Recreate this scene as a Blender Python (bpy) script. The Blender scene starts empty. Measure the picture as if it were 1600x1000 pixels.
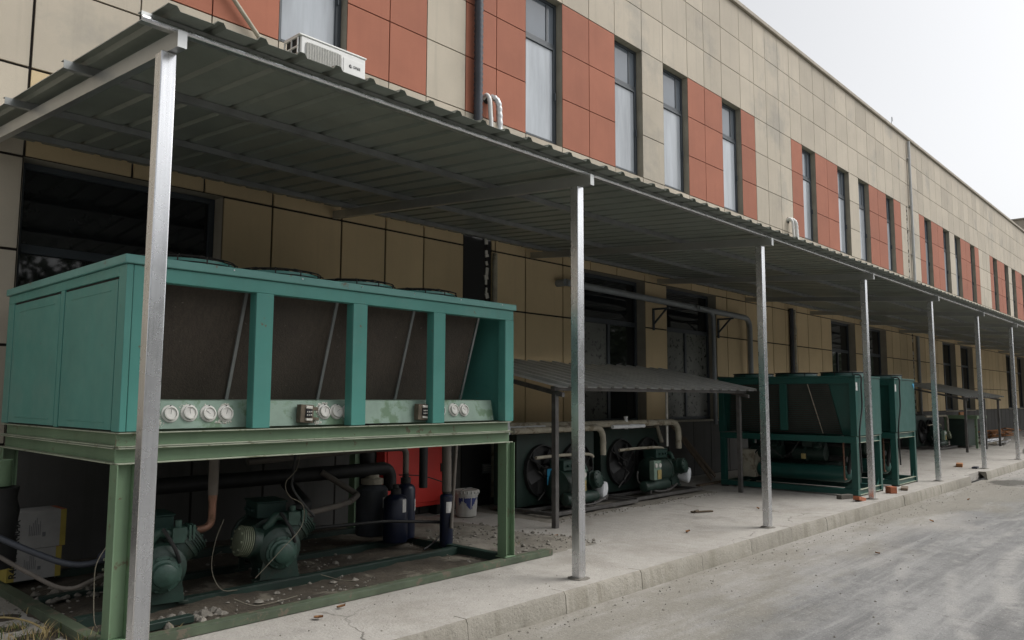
import bpy, bmesh, math, random
from mathutils import Vector, Matrix, noise as mnoise
R = math.radians
rnd = random.Random(7)
SC = bpy.context.scene
COL = SC.collection

# ------------------------------------------------------------------ helpers
class MB:
    """collects shapes in world coordinates, links them as ONE mesh object"""
    def __init__(s): s.v = []; s.f = []; s.m = []; s.t = []
    def add(s, vs, fs, m=0, tint=1.0):
        o = len(s.v); s.v += [tuple(v) for v in vs]
        for f in fs: s.f.append([i + o for i in f]); s.m.append(m); s.t.append(tint)
        return s
    def box(s, x0, x1, y0, y1, z0, z1, m=0, tint=1.0):
        vs = [(x0,y0,z0),(x1,y0,z0),(x1,y1,z0),(x0,y1,z0),(x0,y0,z1),(x1,y0,z1),(x1,y1,z1),(x0,y1,z1)]
        return s.add(vs, [(0,3,2,1),(4,5,6,7),(0,1,5,4),(1,2,6,5),(2,3,7,6),(3,0,4,7)], m, tint)
    def obox(s, c, size, rot=None, m=0):
        rot = rot or Matrix.Identity(3); c = Vector(c); h = [d / 2 for d in size]
        vs = [c + rot @ Vector((sx*h[0], sy*h[1], sz*h[2])) for sz in (-1,1) for sx, sy in ((-1,-1),(1,-1),(1,1),(-1,1))]
        return s.add(vs, [(0,3,2,1),(4,5,6,7),(0,1,5,4),(1,2,6,5),(2,3,7,6),(3,0,4,7)], m)
    def ext(s, poly, ax, a0, a1, m=0, fn=None):
        """extrude a 2D polygon along an axis: x->(y,z) y->(x,z) z->(x,y)"""
        def mk(p, a):
            q = {'x': (a, p[0], p[1]), 'y': (p[0], a, p[1]), 'z': (p[0], p[1], a)}[ax]
            return fn(q) if fn else q
        n = len(poly); vs = [mk(p, a0) for p in poly] + [mk(p, a1) for p in poly]
        fs = [(i, (i+1) % n, (i+1) % n + n, i + n) for i in range(n)] + [tuple(range(n))[::-1], tuple(range(n, 2*n))]
        return s.add(vs, fs, m)
    def lathe(s, prof, o, axis, seg=24, m=0, squash=None):
        """prof = [(t along axis, radius)]"""
        o = Vector(o); a = Vector(axis).normalized()
        u = a.orthogonal().normalized(); w = a.cross(u); vs = []; fs = []; n = len(prof)
        for t, r in prof:
            for k in range(seg):
                an = 2*math.pi*k/seg
                vs.append(o + a*t + (u*math.cos(an) + w*math.sin(an))*r)
        for i in range(n-1):
            for k in range(seg):
                k2 = (k+1) % seg; fs.append((i*seg+k, i*seg+k2, (i+1)*seg+k2, (i+1)*seg+k))
        if prof[0][1] > 1e-6: fs.append(tuple(range(seg))[::-1])
        if prof[-1][1] > 1e-6: fs.append(tuple(range((n-1)*seg, n*seg)))
        return s.add(vs, fs, m)
    def cyl(s, p0, p1, r, seg=16, m=0, r1=None):
        p0 = Vector(p0); d = Vector(p1) - p0; L = d.length
        return s.lathe([(0, r), (L, r if r1 is None else r1)], p0, d, seg, m)
    def tube(s, pts, r, seg=10, m=0, rf=None):
        pts = [Vector(p) for p in pts]; n = len(pts); vs = []; fs = []
        T = [(pts[min(i+1, n-1)] - pts[max(i-1, 0)]).normalized() for i in range(n)]
        u = T[0].orthogonal().normalized()
        for i in range(n):
            u = (u - T[i]*u.dot(T[i])).normalized(); w = T[i].cross(u)
            rr = rf(i, r) if rf else r
            for k in range(seg):
                an = 2*math.pi*k/seg; vs.append(pts[i] + (u*math.cos(an) + w*math.sin(an))*rr)
        for i in range(n-1):
            for k in range(seg):
                k2 = (k+1) % seg; fs.append((i*seg+k, i*seg+k2, (i+1)*seg+k2, (i+1)*seg+k))
        fs += [tuple(range(seg))[::-1], tuple(range((n-1)*seg, n*seg))]
        return s.add(vs, fs, m)
    def ring(s, c, axis, Rr, r, seg=32, sub=6, m=0):
        c = Vector(c); a = Vector(axis).normalized(); u = a.orthogonal().normalized(); w = a.cross(u)
        vs = []; fs = []
        for k in range(seg):
            an = 2*math.pi*k/seg; d = u*math.cos(an) + w*math.sin(an)
            for j in range(sub):
                b = 2*math.pi*j/sub; vs.append(c + d*(Rr + r*math.cos(b)) + a*(r*math.sin(b)))
        for k in range(seg):
            for j in range(sub):
                k2 = (k+1) % seg; j2 = (j+1) % sub
                fs.append((k*sub+j, k2*sub+j, k2*sub+j2, k*sub+j2))
        return s.add(vs, fs, m)
    def rock(s, c, r, m=0, flat=.7):
        c = Vector(c); vs = []; 
        for (x, y, z) in ((1,0,0),(-1,0,0),(0,1,0),(0,-1,0),(0,0,1),(0,0,-1)):
            q = r*rnd.uniform(.6, 1.25); vs.append(c + Vector((x*q, y*q, z*q*flat)))
        a = rnd.uniform(0, 3); M = Matrix.Rotation(a, 3, 'Z')
        vs = [M @ (v - c) for v in vs]; fs = [(0,2,4),(2,1,4),(1,3,4),(3,0,4),(2,0,5),(1,2,5),(3,1,5),(0,3,5)]
        if r > .012:      # one subdivision with jitter gives a rounded lump
            mid = {}; nf = []
            for (a, b, d) in fs:
                e = []
                for p, q in ((a,b),(b,d),(d,a)):
                    k = (min(p,q), max(p,q))
                    if k not in mid:
                        w = (vs[p] + vs[q])/2; w = w.normalized()*((vs[p].length + vs[q].length)/2*rnd.uniform(.78, 1.02)); vs.append(w); mid[k] = len(vs)-1
                    e.append(mid[k])
                nf += [(a,e[0],e[2]),(e[0],b,e[1]),(e[2],e[1],d),tuple(e)]
            fs = nf
        return s.add([c + v for v in vs], fs, m)
    def build(s, name, mats, parent=None, bevel=0, ang=40, smooth=True, seg=2):
        me = bpy.data.meshes.new(name)
        off = Vector((0,0,0)); p = parent
        while p is not None: off += p.location; p = p.parent
        me.from_pydata([tuple(Vector(v) - off) for v in s.v], [], s.f)
        mats = mats if isinstance(mats, (list, tuple)) else [mats]
        for k in mats: me.materials.append(k)
        me.polygons.foreach_set('material_index', s.m)
        if any(t != 1.0 for t in s.t):
            at = me.attributes.new('tint', 'FLOAT', 'FACE'); at.data.foreach_set('value', s.t)
        bm = bmesh.new(); bm.from_mesh(me); bmesh.ops.recalc_face_normals(bm, faces=bm.faces); bm.to_mesh(me); bm.free()
        if smooth:
            me.shade_smooth(); me.set_sharp_from_angle(angle=R(ang))
        o = bpy.data.objects.new(name, me); COL.objects.link(o); o.parent = parent
        if bevel:
            b = o.modifiers.new('bevel', 'BEVEL'); b.width = bevel; b.segments = seg; b.limit_method = 'ANGLE'; b.angle_limit = R(50)
        return o

def tag(o, label=None, cat=None, group=None, kind=None):
    if label: o['label'] = label
    if cat: o['category'] = cat
    if group: o['group'] = group
    if kind: o['kind'] = kind
    return o
def thing(name, loc, label, cat, group=None):
    o = bpy.data.objects.new(name, None); COL.objects.link(o); o.location = loc; o.empty_display_size = .2
    return tag(o, label, cat, group)
def copy_tree(o, parent=None):
    c = o.copy(); COL.objects.link(c); c.parent = parent
    for ch in list(o.children): copy_tree(ch, c)
    return c
def fillet(pts, r, n=6):
    """round the corners of a polyline"""
    pts = [Vector(p) for p in pts]; out = [pts[0]]
    for i in range(1, len(pts)-1):
        a, b, c = pts[i-1], pts[i], pts[i+1]
        d1 = (a-b); d2 = (c-b); rr = min(r, d1.length*.49, d2.length*.49)
        p0 = b + d1.normalized()*rr; p1 = b + d2.normalized()*rr
        for k in range(n+1):
            t = k/n; out.append(p0*(1-t)**2 + b*2*t*(1-t) + p1*t*t)
    out.append(pts[-1]); return out
def spline(pts, n=8):
    pts = [Vector(p) for p in pts]; P = [pts[0]] + pts + [pts[-1]]; out = []
    for i in range(1, len(P)-2):
        for k in range(n):
            t = k/n; a, b, c, d = P[i-1], P[i], P[i+1], P[i+2]
            out.append(.5*((2*b) + (c-a)*t + (2*a-5*b+4*c-d)*t*t + (3*b-a-3*c+d)*t**3))
    out.append(pts[-1]); return out

# ------------------------------------------------------------------ materials
MATS = {}
def mat(name, col, rough=.6, metal=0.0, var=.12, scale=3.0, streak=0.0, streak_col=None, bump=0.0, bscale=60.0,
        spots=None, spot_amt=.0, spot_scale=8.0, tint=False, spec=.5, rvar=.0, fine=0.0, stretch=(1,1,1), stain=None, stain_amt=.5, stain_scale=.55, xmix=None, brushed=0.0):
    m = bpy.data.materials.new(name); m.use_nodes = True; nt = m.node_tree; N = nt.nodes; L = nt.links
    b = N['Principled BSDF']
    b.inputs['Roughness'].default_value = rough; b.inputs['Metallic'].default_value = metal
    b.inputs['Specular IOR Level'].default_value = spec
    geo = N.new('ShaderNodeNewGeometry')
    mp = N.new('ShaderNodeMapping'); mp.inputs['Scale'].default_value = stretch
    L.new(geo.outputs['Position'], mp.inputs['Vector'])
    def nz(sc, det=5, rg=.6, vec=None):
        n = N.new('ShaderNodeTexNoise'); n.inputs['Scale'].default_value = sc; n.inputs['Detail'].default_value = det
        n.inputs['Roughness'].default_value = rg; L.new(vec or mp.outputs[0], n.inputs['Vector']); return n.outputs['Fac']
    def rng(x, a, bb, c, d):
        q = N.new('ShaderNodeMapRange'); q.inputs[1].default_value = a; q.inputs[2].default_value = bb
        q.inputs[3].default_value = c; q.inputs[4].default_value = d; L.new(x, q.inputs[0]); return q.outputs[0]
    def mix(f, a, c, mode='MIX'):
        q = N.new('ShaderNodeMix'); q.data_type = 'RGBA'; q.blend_type = mode
        for i, x in ((0, f), (6, a), (7, c)):
            if isinstance(x, (int, float)): q.inputs[i].default_value = x
            elif isinstance(x, tuple): q.inputs[i].default_value = (*x[:3], 1)
            else: L.new(x, q.inputs[i])
        return q.outputs[2]
    lo = tuple(c*(1-var) for c in col); hi = tuple(min(1, c*(1+var)) for c in col)
    c = mix(rng(nz(scale), .3, .7, 0, 1), lo, hi)
    if fine:
        c = mix(fine, c, mix(rng(nz(bscale, 2), .3, .7, 0, 1), tuple(x*.55 for x in col), tuple(min(1, x*1.4) for x in col)))
    if streak:
        mp2 = N.new('ShaderNodeMapping'); mp2.inputs['Scale'].default_value = (9, 9, .5)
        L.new(geo.outputs['Position'], mp2.inputs['Vector'])
        c = mix(rng(nz(1.0, 4, .6, mp2.outputs[0]), .52, .75, 0, streak), c, streak_col or tuple(x*.45 for x in col))
    if spots:
        c = mix(rng(nz(spot_scale, 6, .65), 1-spot_amt-.42, 1-spot_amt-.36, 0, 1), c, spots)
    if stain:
        f = rng(nz(stain_scale, 7, .68), .54, .66, 0, stain_amt); c = mix(f, c, stain)
    if brushed:
        mp3 = N.new('ShaderNodeMapping'); mp3.inputs['Scale'].default_value = (50, 50, 1.2); L.new(geo.outputs['Position'], mp3.inputs['Vector'])
        c = mix(rng(nz(1.0, 3, .6, mp3.outputs[0]), .42, .66, 0, brushed), c, tuple(x*.55 for x in col))
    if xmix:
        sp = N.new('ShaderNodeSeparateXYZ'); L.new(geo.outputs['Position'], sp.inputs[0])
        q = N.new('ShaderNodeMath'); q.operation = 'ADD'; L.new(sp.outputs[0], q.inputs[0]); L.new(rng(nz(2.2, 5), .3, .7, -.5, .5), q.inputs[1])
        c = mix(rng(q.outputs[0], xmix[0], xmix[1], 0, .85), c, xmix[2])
    if tint:
        at = N.new('ShaderNodeAttribute'); at.attribute_name = 'tint'
        c = mix(1.0, c, at.outputs['Fac'], 'MULTIPLY')
    L.new(c, b.inputs['Base Color'])
    if rvar:
        L.new(rng(nz(scale*2.3), .3, .7, max(.03, rough-rvar), min(1, rough+rvar)), b.inputs['Roughness'])
    if bump:
        bp = N.new('ShaderNodeBump'); bp.inputs['Strength'].default_value = bump; bp.inputs['Distance'].default_value = .01
        L.new(nz(bscale, 4), bp.inputs['Height']); L.new(bp.outputs[0], b.inputs['Normal'])
    MATS[name] = m; return m
M = MATS
mat('beige_panel', (.475,.42,.338), .85, var=.07, scale=1.3, streak=.35, streak_col=(.31,.28,.23), bump=.15, bscale=220, tint=True, fine=.10, stain=(.27,.26,.235), stain_amt=.5)
mat('tan_panel', (.62,.485,.29), .85, var=.08, scale=1.3, streak=.3, streak_col=(.48,.38,.24), bump=.15, bscale=220, tint=True, fine=.10)
mat('red_panel', (.34,.122,.072), .85, var=.09, scale=1.7, streak=.25, streak_col=(.25,.08,.05), bump=.15, bscale=220, tint=True, fine=.10)
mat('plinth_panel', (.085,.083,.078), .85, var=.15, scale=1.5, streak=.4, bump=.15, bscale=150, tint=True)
mat('joint', (.018,.014,.012), .9)
mat('reveal', (.34,.31,.25), .85, var=.15, scale=3, streak=.4, bump=.1, bscale=150)
mat('cap_stone', (.36,.32,.26), .8, var=.1, streak=.4)
mat('window_metal', (.045,.055,.065), .45, var=.1)
mat('pale_glass', (.40,.43,.465), .10, var=.22, scale=1.6, stretch=(2.5,2.5,.35), streak=.35, streak_col=(.29,.315,.345), tint=True)
mat('top_glass', (.14,.16,.185), .06, var=.15, scale=.8)
mat('dark_glass', (.012,.014,.015), .03, var=.2, scale=2)
mat('dirty_glass', (.15,.155,.14), .25, var=.2, scale=2.5, spots=(.03,.03,.03), spot_amt=.02, spot_scale=14)
mat('black_panel', (.013,.013,.013), .7)
mat('galvanised', (.78,.79,.81), .27, 1.0, var=.05, scale=3, streak=.2, streak_col=(.60,.615,.64), rvar=.03, brushed=.28)
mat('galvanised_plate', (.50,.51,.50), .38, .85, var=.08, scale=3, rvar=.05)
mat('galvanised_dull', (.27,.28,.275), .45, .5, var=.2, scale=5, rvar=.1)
mat('roof_sheet', (.185,.205,.175), .36, 0, var=.12, scale=2.0, streak=.2, spec=.4)
mat('shed_sheet', (.52,.52,.505), .42, .3, var=.15, scale=3)
mat('shed_steel', (.11,.105,.10), .6, .3, var=.3, scale=8)
mat('teal_paint', (.072,.255,.218), .38, 0, var=.10, scale=1.6, streak=.30, streak_col=(.075,.19,.16), rvar=.1, stain=(.125,.265,.232), stain_amt=.55, stain_scale=1.1, spots=(.14,.085,.05), spot_amt=-.085, spot_scale=12)
mat('teal_edge', (.115,.29,.26), .4, 0, var=.12, scale=3, spots=(.17,.075,.035), spot_amt=-.05, spot_scale=5)
mat('stand_green', (.145,.225,.135), .5, 0, var=.14, scale=2.2, streak=.35, streak_col=(.09,.14,.08), spots=(.12,.10,.06), spot_amt=-.04, spot_scale=9)
mat('rail_green', (.075,.098,.062), .6, 0, var=.3, scale=5, spots=(.13,.11,.08), spot_amt=.03, spot_scale=12)
mat('flange_grey', (.30,.33,.25), .6, 0, var=.2, scale=5, spots=(.15,.16,.10), spot_amt=.02, spot_scale=12)
mat('coil', (.052,.040,.029), .75, 0, var=.3, scale=2.5, bump=.5, bscale=90, spots=(.20,.18,.15), spot_amt=-.085, spot_scale=30, fine=.35, brushed=.45)
mat('louvre_dark', (.060,.058,.050), .6, .2, var=.3, scale=3)
mat('gauge_plate', (.22,.31,.25), .5, .1, var=.16, scale=4, spots=(.12,.20,.12), spot_amt=.03, spot_scale=4, streak=.3)
mat('white_ring', (.62,.61,.57), .5, var=.12, scale=18)
mat('gauge_face', (.36,.36,.345), .35, var=.2, scale=40)
mat('filler', (.64,.62,.56), .9, var=.15, scale=20, bump=.6, bscale=80)
mat('rust_box', (.13,.105,.075), .85, var=.35, scale=14, bump=.3)
mat('guard_wire', (.03,.026,.024), .6, .3)
mat('chiller_green', (.016,.082,.068), .36, 0, var=.12, scale=1.8, streak=.2, rvar=.08)
mat('compressor_green', (.020,.044,.034), .45, 0, var=.35, scale=6, spots=(.03,.045,.035), spot_amt=.04, spot_scale=9, bump=.2, bscale=90)
mat('valve_green', (.036,.080,.062), .45, 0, var=.3, scale=12, bump=.2)
mat('pale_fins', (.22,.245,.17), .6, 0, var=.25, scale=9)
mat('box_green', (.018,.05,.040), .5, var=.25, scale=5)
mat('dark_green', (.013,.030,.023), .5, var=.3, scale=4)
mat('black_rubber', (.014,.014,.014), .65, var=.3, scale=10)
mat('black_hose', (.035,.04,.052), .5, var=.2, scale=4)
mat('insul_white', (.36,.33,.26), .8, var=.2, scale=9, spots=(.2,.17,.12), spot_amt=.03, spot_scale=7, bump=.3)
mat('frost', (.72,.74,.76), .8, var=.08, scale=20, bump=.6, bscale=60)
mat('copper', (.20,.105,.07), .5, .5, var=.3, scale=9, spots=(.13,.07,.04), spot_amt=.05)
mat('lagging', (.12,.105,.09), .8, var=.2, scale=6)
mat('blue_can', (.004,.008,.026), .4, var=.2, scale=6)
mat('grey_blue_can', (.045,.05,.06), .5, var=.3, scale=5)
mat('paper_label', (.55,.54,.52), .7, var=.15, scale=30)
mat('carton_grey', (.30,.295,.285), .8, var=.12, scale=8)
mat('carton_yellow', (.33,.26,.05), .75, var=.15, scale=8)
mat('carton_orange', (.34,.09,.04), .75, var=.15, scale=8)
mat('ink', (.016,.016,.018), .7)
mat('ink_grey', (.13,.13,.14), .7)
mat('bucket_white', (.52,.51,.48), .5, var=.12, scale=8, streak=.4, streak_col=(.30,.26,.20))
mat('bucket_blue', (.03,.045,.17), .5, var=.2, scale=20)
mat('red_paint', (.60,.035,.025), .45, var=.1, scale=3)
mat('white_plastic', (.70,.70,.68), .4, var=.04, scale=4, streak=.12)
mat('grille', (.36,.365,.36), .5, var=.1, scale=20)
mat('silver_tape', (.55,.56,.56), .35, .5, var=.25, scale=25, bump=.5, bscale=50)
mat('pale_pipe', (.46,.47,.47), .5, var=.1, scale=5)
mat('grey_pvc', (.25,.27,.28), .5, var=.15, scale=5)
mat('blue_label', (.05,.33,.55), .5)
mat('yellow_metal', (.33,.26,.10), .6, var=.3, scale=20)
mat('brick', (.36,.12,.06), .9, var=.25, scale=20, bump=.5)
mat('mortar', (.15,.138,.118), .95, var=.12, scale=14, bump=.7, bscale=50)
mat('timber', (.16,.12,.085), .85, var=.3, scale=3, stretch=(10,10,1))
mat('orange_timber', (.33,.15,.06), .85, var=.35, scale=5)
mat('brown_leaf', (.22,.10,.035), .8, var=.4, scale=40)
mat('dry_grass', (.36,.28,.13), .8, var=.3, scale=12)
mat('green_grass', (.09,.13,.04), .7, var=.4, scale=12)
mat('leaf_green', (.055,.085,.03), .6, var=.5, scale=2)
mat('bark', (.10,.075,.05), .9, var=.3, scale=6)
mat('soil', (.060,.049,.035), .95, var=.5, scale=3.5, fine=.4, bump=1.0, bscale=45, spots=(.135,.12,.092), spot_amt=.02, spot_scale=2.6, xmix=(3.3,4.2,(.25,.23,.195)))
mat('gravel', (.20,.185,.158), .95, var=.4, scale=30)
mat('wire_dark', (.02,.02,.02), .6)
mat('wire_pale', (.15,.135,.10), .6, var=.2)
mat('roof_felt', (.12,.12,.11), .9)

def ground_mat(name, base, light, dark, road=False, kerb=False):
    m = bpy.data.materials.new(name); m.use_nodes = True; nt = m.node_tree; N = nt.nodes; L = nt.links
    b = N['Principled BSDF']; b.inputs['Roughness'].default_value = .92; b.inputs['Specular IOR Level'].default_value = .25
    geo = N.new('ShaderNodeNewGeometry')
    def nz(sc, st=(1,1,1), det=6, rg=.62, off=(0,0,0), rot=0, dist=0):
        mp = N.new('ShaderNodeMapping'); mp.inputs['Scale'].default_value = st; mp.inputs['Location'].default_value = off
        mp.inputs['Rotation'].default_value = (0, 0, rot)
        L.new(geo.outputs['Position'], mp.inputs['Vector'])
        n = N.new('ShaderNodeTexNoise'); n.inputs['Scale'].default_value = sc; n.inputs['Detail'].default_value = det
        n.inputs['Roughness'].default_value = rg; n.inputs['Distortion'].default_value = dist
        L.new(mp.outputs[0], n.inputs['Vector']); return n.outputs['Fac']
    def rng(x, a, bb, c=0, d=1):
        q = N.new('ShaderNodeMapRange'); q.inputs[1].default_value = a; q.inputs[2].default_value = bb
        q.inputs[3].default_value = c; q.inputs[4].default_value = d; L.new(x, q.inputs[0]); return q.outputs[0]
    def mix(f, a, c):
        q = N.new('ShaderNodeMix'); q.data_type = 'RGBA'
        for i, x in ((0, f), (6, a), (7, c)):
            if isinstance(x, (int, float)): q.inputs[i].default_value = x
            elif isinstance(x, tuple): q.inputs[i].default_value = (*x[:3], 1)
            else: L.new(x, q.inputs[i])
        return q.outputs[2]
    def mth(op, a, c=None):
        q = N.new('ShaderNodeMath'); q.operation = op
        for i, x in ((0, a), (1, c)):
            if x is None: continue
            if isinstance(x, (int, float)): q.inputs[i].default_value = x
            else: L.new(x, q.inputs[i])
        return q.outputs[0]
    c = mix(rng(nz(.45), .35, .65), base, light)
    c = mix(rng(nz(1.3, off=(7,3,0)), .50, .68, 0, .75), c, dark)
    c = mix(rng(nz(9, off=(2,8,1)), .45, .75, 0, .35), c, tuple(x*.6 for x in base))
    c = mix(rng(nz(140, det=2), .35, .65, 0, .30), c, tuple(x*1.45 for x in base))
    c = mix(rng(nz(60, det=2, off=(5,1,0)), .60, .72, 0, .55), c, tuple(x*.38 for x in base))
    sp = N.new('ShaderNodeSeparateXYZ'); L.new(geo.outputs['Position'], sp.inputs[0]); X, Y, Z = sp.outputs
    if not kerb:      # hairline cracks, present only in places
        vo = N.new('ShaderNodeTexVoronoi'); vo.feature = 'DISTANCE_TO_EDGE'; vo.inputs['Scale'].default_value = .30
        ad = N.new('ShaderNodeVectorMath'); ad.operation = 'ADD'; nn = N.new('ShaderNodeTexNoise'); nn.inputs['Scale'].default_value = 1.1; nn.inputs['Detail'].default_value = 8
        sc_ = N.new('ShaderNodeVectorMath'); sc_.operation = 'SCALE'; sc_.inputs['Scale'].default_value = .9
        L.new(geo.outputs['Position'], nn.inputs['Vector']); L.new(nn.outputs['Color'], sc_.inputs[0]); L.new(geo.outputs['Position'], ad.inputs[0]); L.new(sc_.outputs[0], ad.inputs[1]); L.new(ad.outputs[0], vo.inputs['Vector'])
        c = mix(mth('MULTIPLY', rng(vo.outputs['Distance'], .0008, .0028, .75, 0), rng(nz(.5, off=(6,6,6)), .46, .56)), c, (.07,.065,.055))
        # oil and water stains with soft edges
        c = mix(rng(nz(.75, det=7, rg=.7, off=(12,5,0)), .58, .68, 0, .5), c, tuple(x*.58 for x in base))
    if road:
        # dusty streaks along the road, worn dark asphalt between, pale dust by the kerb, curved pale tyre tracks
        c = mix(rng(nz(1.1, (.10,1.5,1), 8, .72, off=(3,1,0), rot=.10), .47, .60, 0, .75), c, (.125,.124,.122))
        c = mix(rng(nz(2.1, (.12,2.0,1), 9, .75, off=(9,4,0), rot=.06), .50, .60, 0, .65), c, tuple(x*1.15 for x in light))
        c = mix(rng(nz(.8, (.6,1,1), 10, .78, off=(1,7,0)), .52, .60, 0, .55), c, tuple(x*1.1 for x in light))
        yk = mth('ADD', Y, rng(nz(.8, det=8, off=(1,1,1)), .3, .7, -.45, .45))
        c = mix(rng(yk, -1.4, -.55, 0, .75), c, (.35,.33,.30))
        c = mix(mth('MULTIPLY', rng(yk, -1.9, -1.2, 0, .6), rng(nz(.7, (.3,1,1), 8, .7, off=(4,4,4)), .47, .56)), c, (.185,.17,.135))
        dx = mth('SUBTRACT', X, 8.2); dy = mth('ADD', Y, 12.5)
        rad = mth('SQRT', mth('ADD', mth('MULTIPLY', dx, dx), mth('MULTIPLY', dy, dy)))
        for r0, wd, am in ((10.35,.10,.75),(10.75,.07,.6),(11.15,.06,.5),(9.1,.16,.7),(9.5,.08,.6),(8.6,.12,.5)):
            rr = mth('ADD', rad, rng(nz(.25, off=(r0,2,0)), .3, .7, -.10, .10))
            d = mth('ABSOLUTE', mth('SUBTRACT', rr, r0))
            c = mix(mth('MULTIPLY', rng(d, wd*.4, wd*1.2, am, 0), rng(nz(3, det=9, rg=.75, off=(2,r0,0)), .42, .56)), c, (.33,.32,.302))
        c = mix(rng(nz(95, det=3, off=(8,2,0)), .56, .66, 0, .5), c, (.09,.09,.088))
        c = mix(rng(nz(70, det=3, off=(3,6,0)), .60, .70, 0, .5), c, (.46,.45,.43))
        # dark damp patch by the drain
        ex = mth('MULTIPLY', mth('SUBTRACT', X, 15.9), .95); ey = mth('MULTIPLY', mth('ADD', Y, .62), 1.9)
        e = mth('SQRT', mth('ADD', mth('MULTIPLY', ex, ex), mth('MULTIPLY', ey, ey)))
        e = mth('ADD', e, rng(nz(2.5), .3, .7, -.25, .25))
        c = mix(rng(e, .55, .75, .75, 0), c, (.055,.052,.045))
    if kerb:
        mp = N.new('ShaderNodeMapping'); mp.inputs['Scale'].default_value = (7,7,.8)
        L.new(geo.outputs['Position'], mp.inputs['Vector'])
        n = N.new('ShaderNodeTexNoise'); n.inputs['Scale'].default_value = 1.2; n.inputs['Detail'].default_value = 5; L.new(mp.outputs[0], n.inputs['Vector'])
        c = mix(rng(n.outputs['Fac'], .50, .72, 0, .6), c, (.17,.155,.12))
        at = N.new('ShaderNodeAttribute'); at.attribute_name = 'tint'
        q = N.new('ShaderNodeMix'); q.data_type = 'RGBA'; q.blend_type = 'MULTIPLY'; q.inputs[0].default_value = 1
        L.new(c, q.inputs[6]); L.new(at.outputs['Fac'], q.inputs[7]); c = q.outputs[2]
    L.new(c, b.inputs['Base Color'])
    bp = N.new('ShaderNodeBump'); bp.inputs['Strength'].default_value = .55; bp.inputs['Distance'].default_value = .012
    hh = mth('ADD', nz(50, det=4), mth('MULTIPLY', nz(6, off=(3,3,3)), 2.0))
    L.new(hh, bp.inputs['Height']); L.new(bp.outputs[0], b.inputs['Normal'])
    MATS[name] = m; return m
ground_mat('concrete_slab', (.34,.322,.295), (.40,.378,.345), (.245,.225,.195))
ground_mat('road_surface', (.178,.177,.174), (.26,.256,.247), (.128,.128,.127), road=True)
ground_mat('kerb_stone', (.255,.24,.205), (.32,.30,.26), (.20,.185,.155), kerb=True)

# ------------------------------------------------------------------ world, sun, camera
W = bpy.data.worlds.new('World'); SC.world = W; W.use_nodes = True
nt = W.node_tree; bg = nt.nodes['Background']
sky = nt.nodes.new('ShaderNodeTexSky'); sky.sky_type = 'NISHITA'; sky.sun_disc = False
SUN_EL, SUN_AZ = R(52), R(128)          # azimuth of the sun measured clockwise from +y
sky.sun_elevation = SUN_EL; sky.sun_rotation = SUN_AZ
sky.dust_density = 4.0; sky.air_density = 1.0; sky.ozone_density = 1.0
hs = nt.nodes.new('ShaderNodeHueSaturation'); hs.inputs['Saturation'].default_value = .12
nt.links.new(sky.outputs[0], hs.inputs['Color']); nt.links.new(hs.outputs[0], bg.inputs['Color'])
bg.inputs['Strength'].default_value = .10
sl = bpy.data.lights.new('sun', 'SUN'); sl.energy = 1.1; sl.angle = R(35); sl.color = (1, .965, .92)
so = bpy.data.objects.new('sun', sl); COL.objects.link(so)
sd = Vector((math.sin(SUN_AZ)*math.cos(SUN_EL), math.cos(SUN_AZ)*math.cos(SUN_EL), math.sin(SUN_EL)))
so.rotation_euler = sd.to_track_quat('Z', 'Y').to_euler(); so.location = (0, -6, 20)

cam = bpy.data.cameras.new('camera'); co = bpy.data.objects.new('camera', cam); COL.objects.link(co); SC.camera = co
cam.sensor_width = 36.0; cam.lens = 1218.1 * 36 / 1600; cam.clip_end = 600; cam.clip_start = .05
yaw, pitch, roll = .7462, .0997, .0035
f = Vector((math.cos(pitch)*math.cos(yaw), math.cos(pitch)*math.sin(yaw), math.sin(pitch)))
r_ = Vector((math.sin(yaw), -math.cos(yaw), 0)); u_ = r_.cross(f)
r2 = r_*math.cos(roll) + u_*math.sin(roll); u2 = -r_*math.sin(roll) + u_*math.cos(roll)
co.matrix_world = Matrix(((r2.x, u2.x, -f.x, -1.6201), (r2.y, u2.y, -f.y, -3.8865), (r2.z, u2.z, -f.z, 1.4261), (0,0,0,1)))
SC.view_settings.view_transform = 'Standard'; SC.view_settings.look = 'None'
SC.view_settings.exposure = 0.82; SC.view_settings.gamma = 1.0
SC.cycles.max_bounces = 8; SC.cycles.diffuse_bounces = 5

WY = 3.569        # wall face
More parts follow.
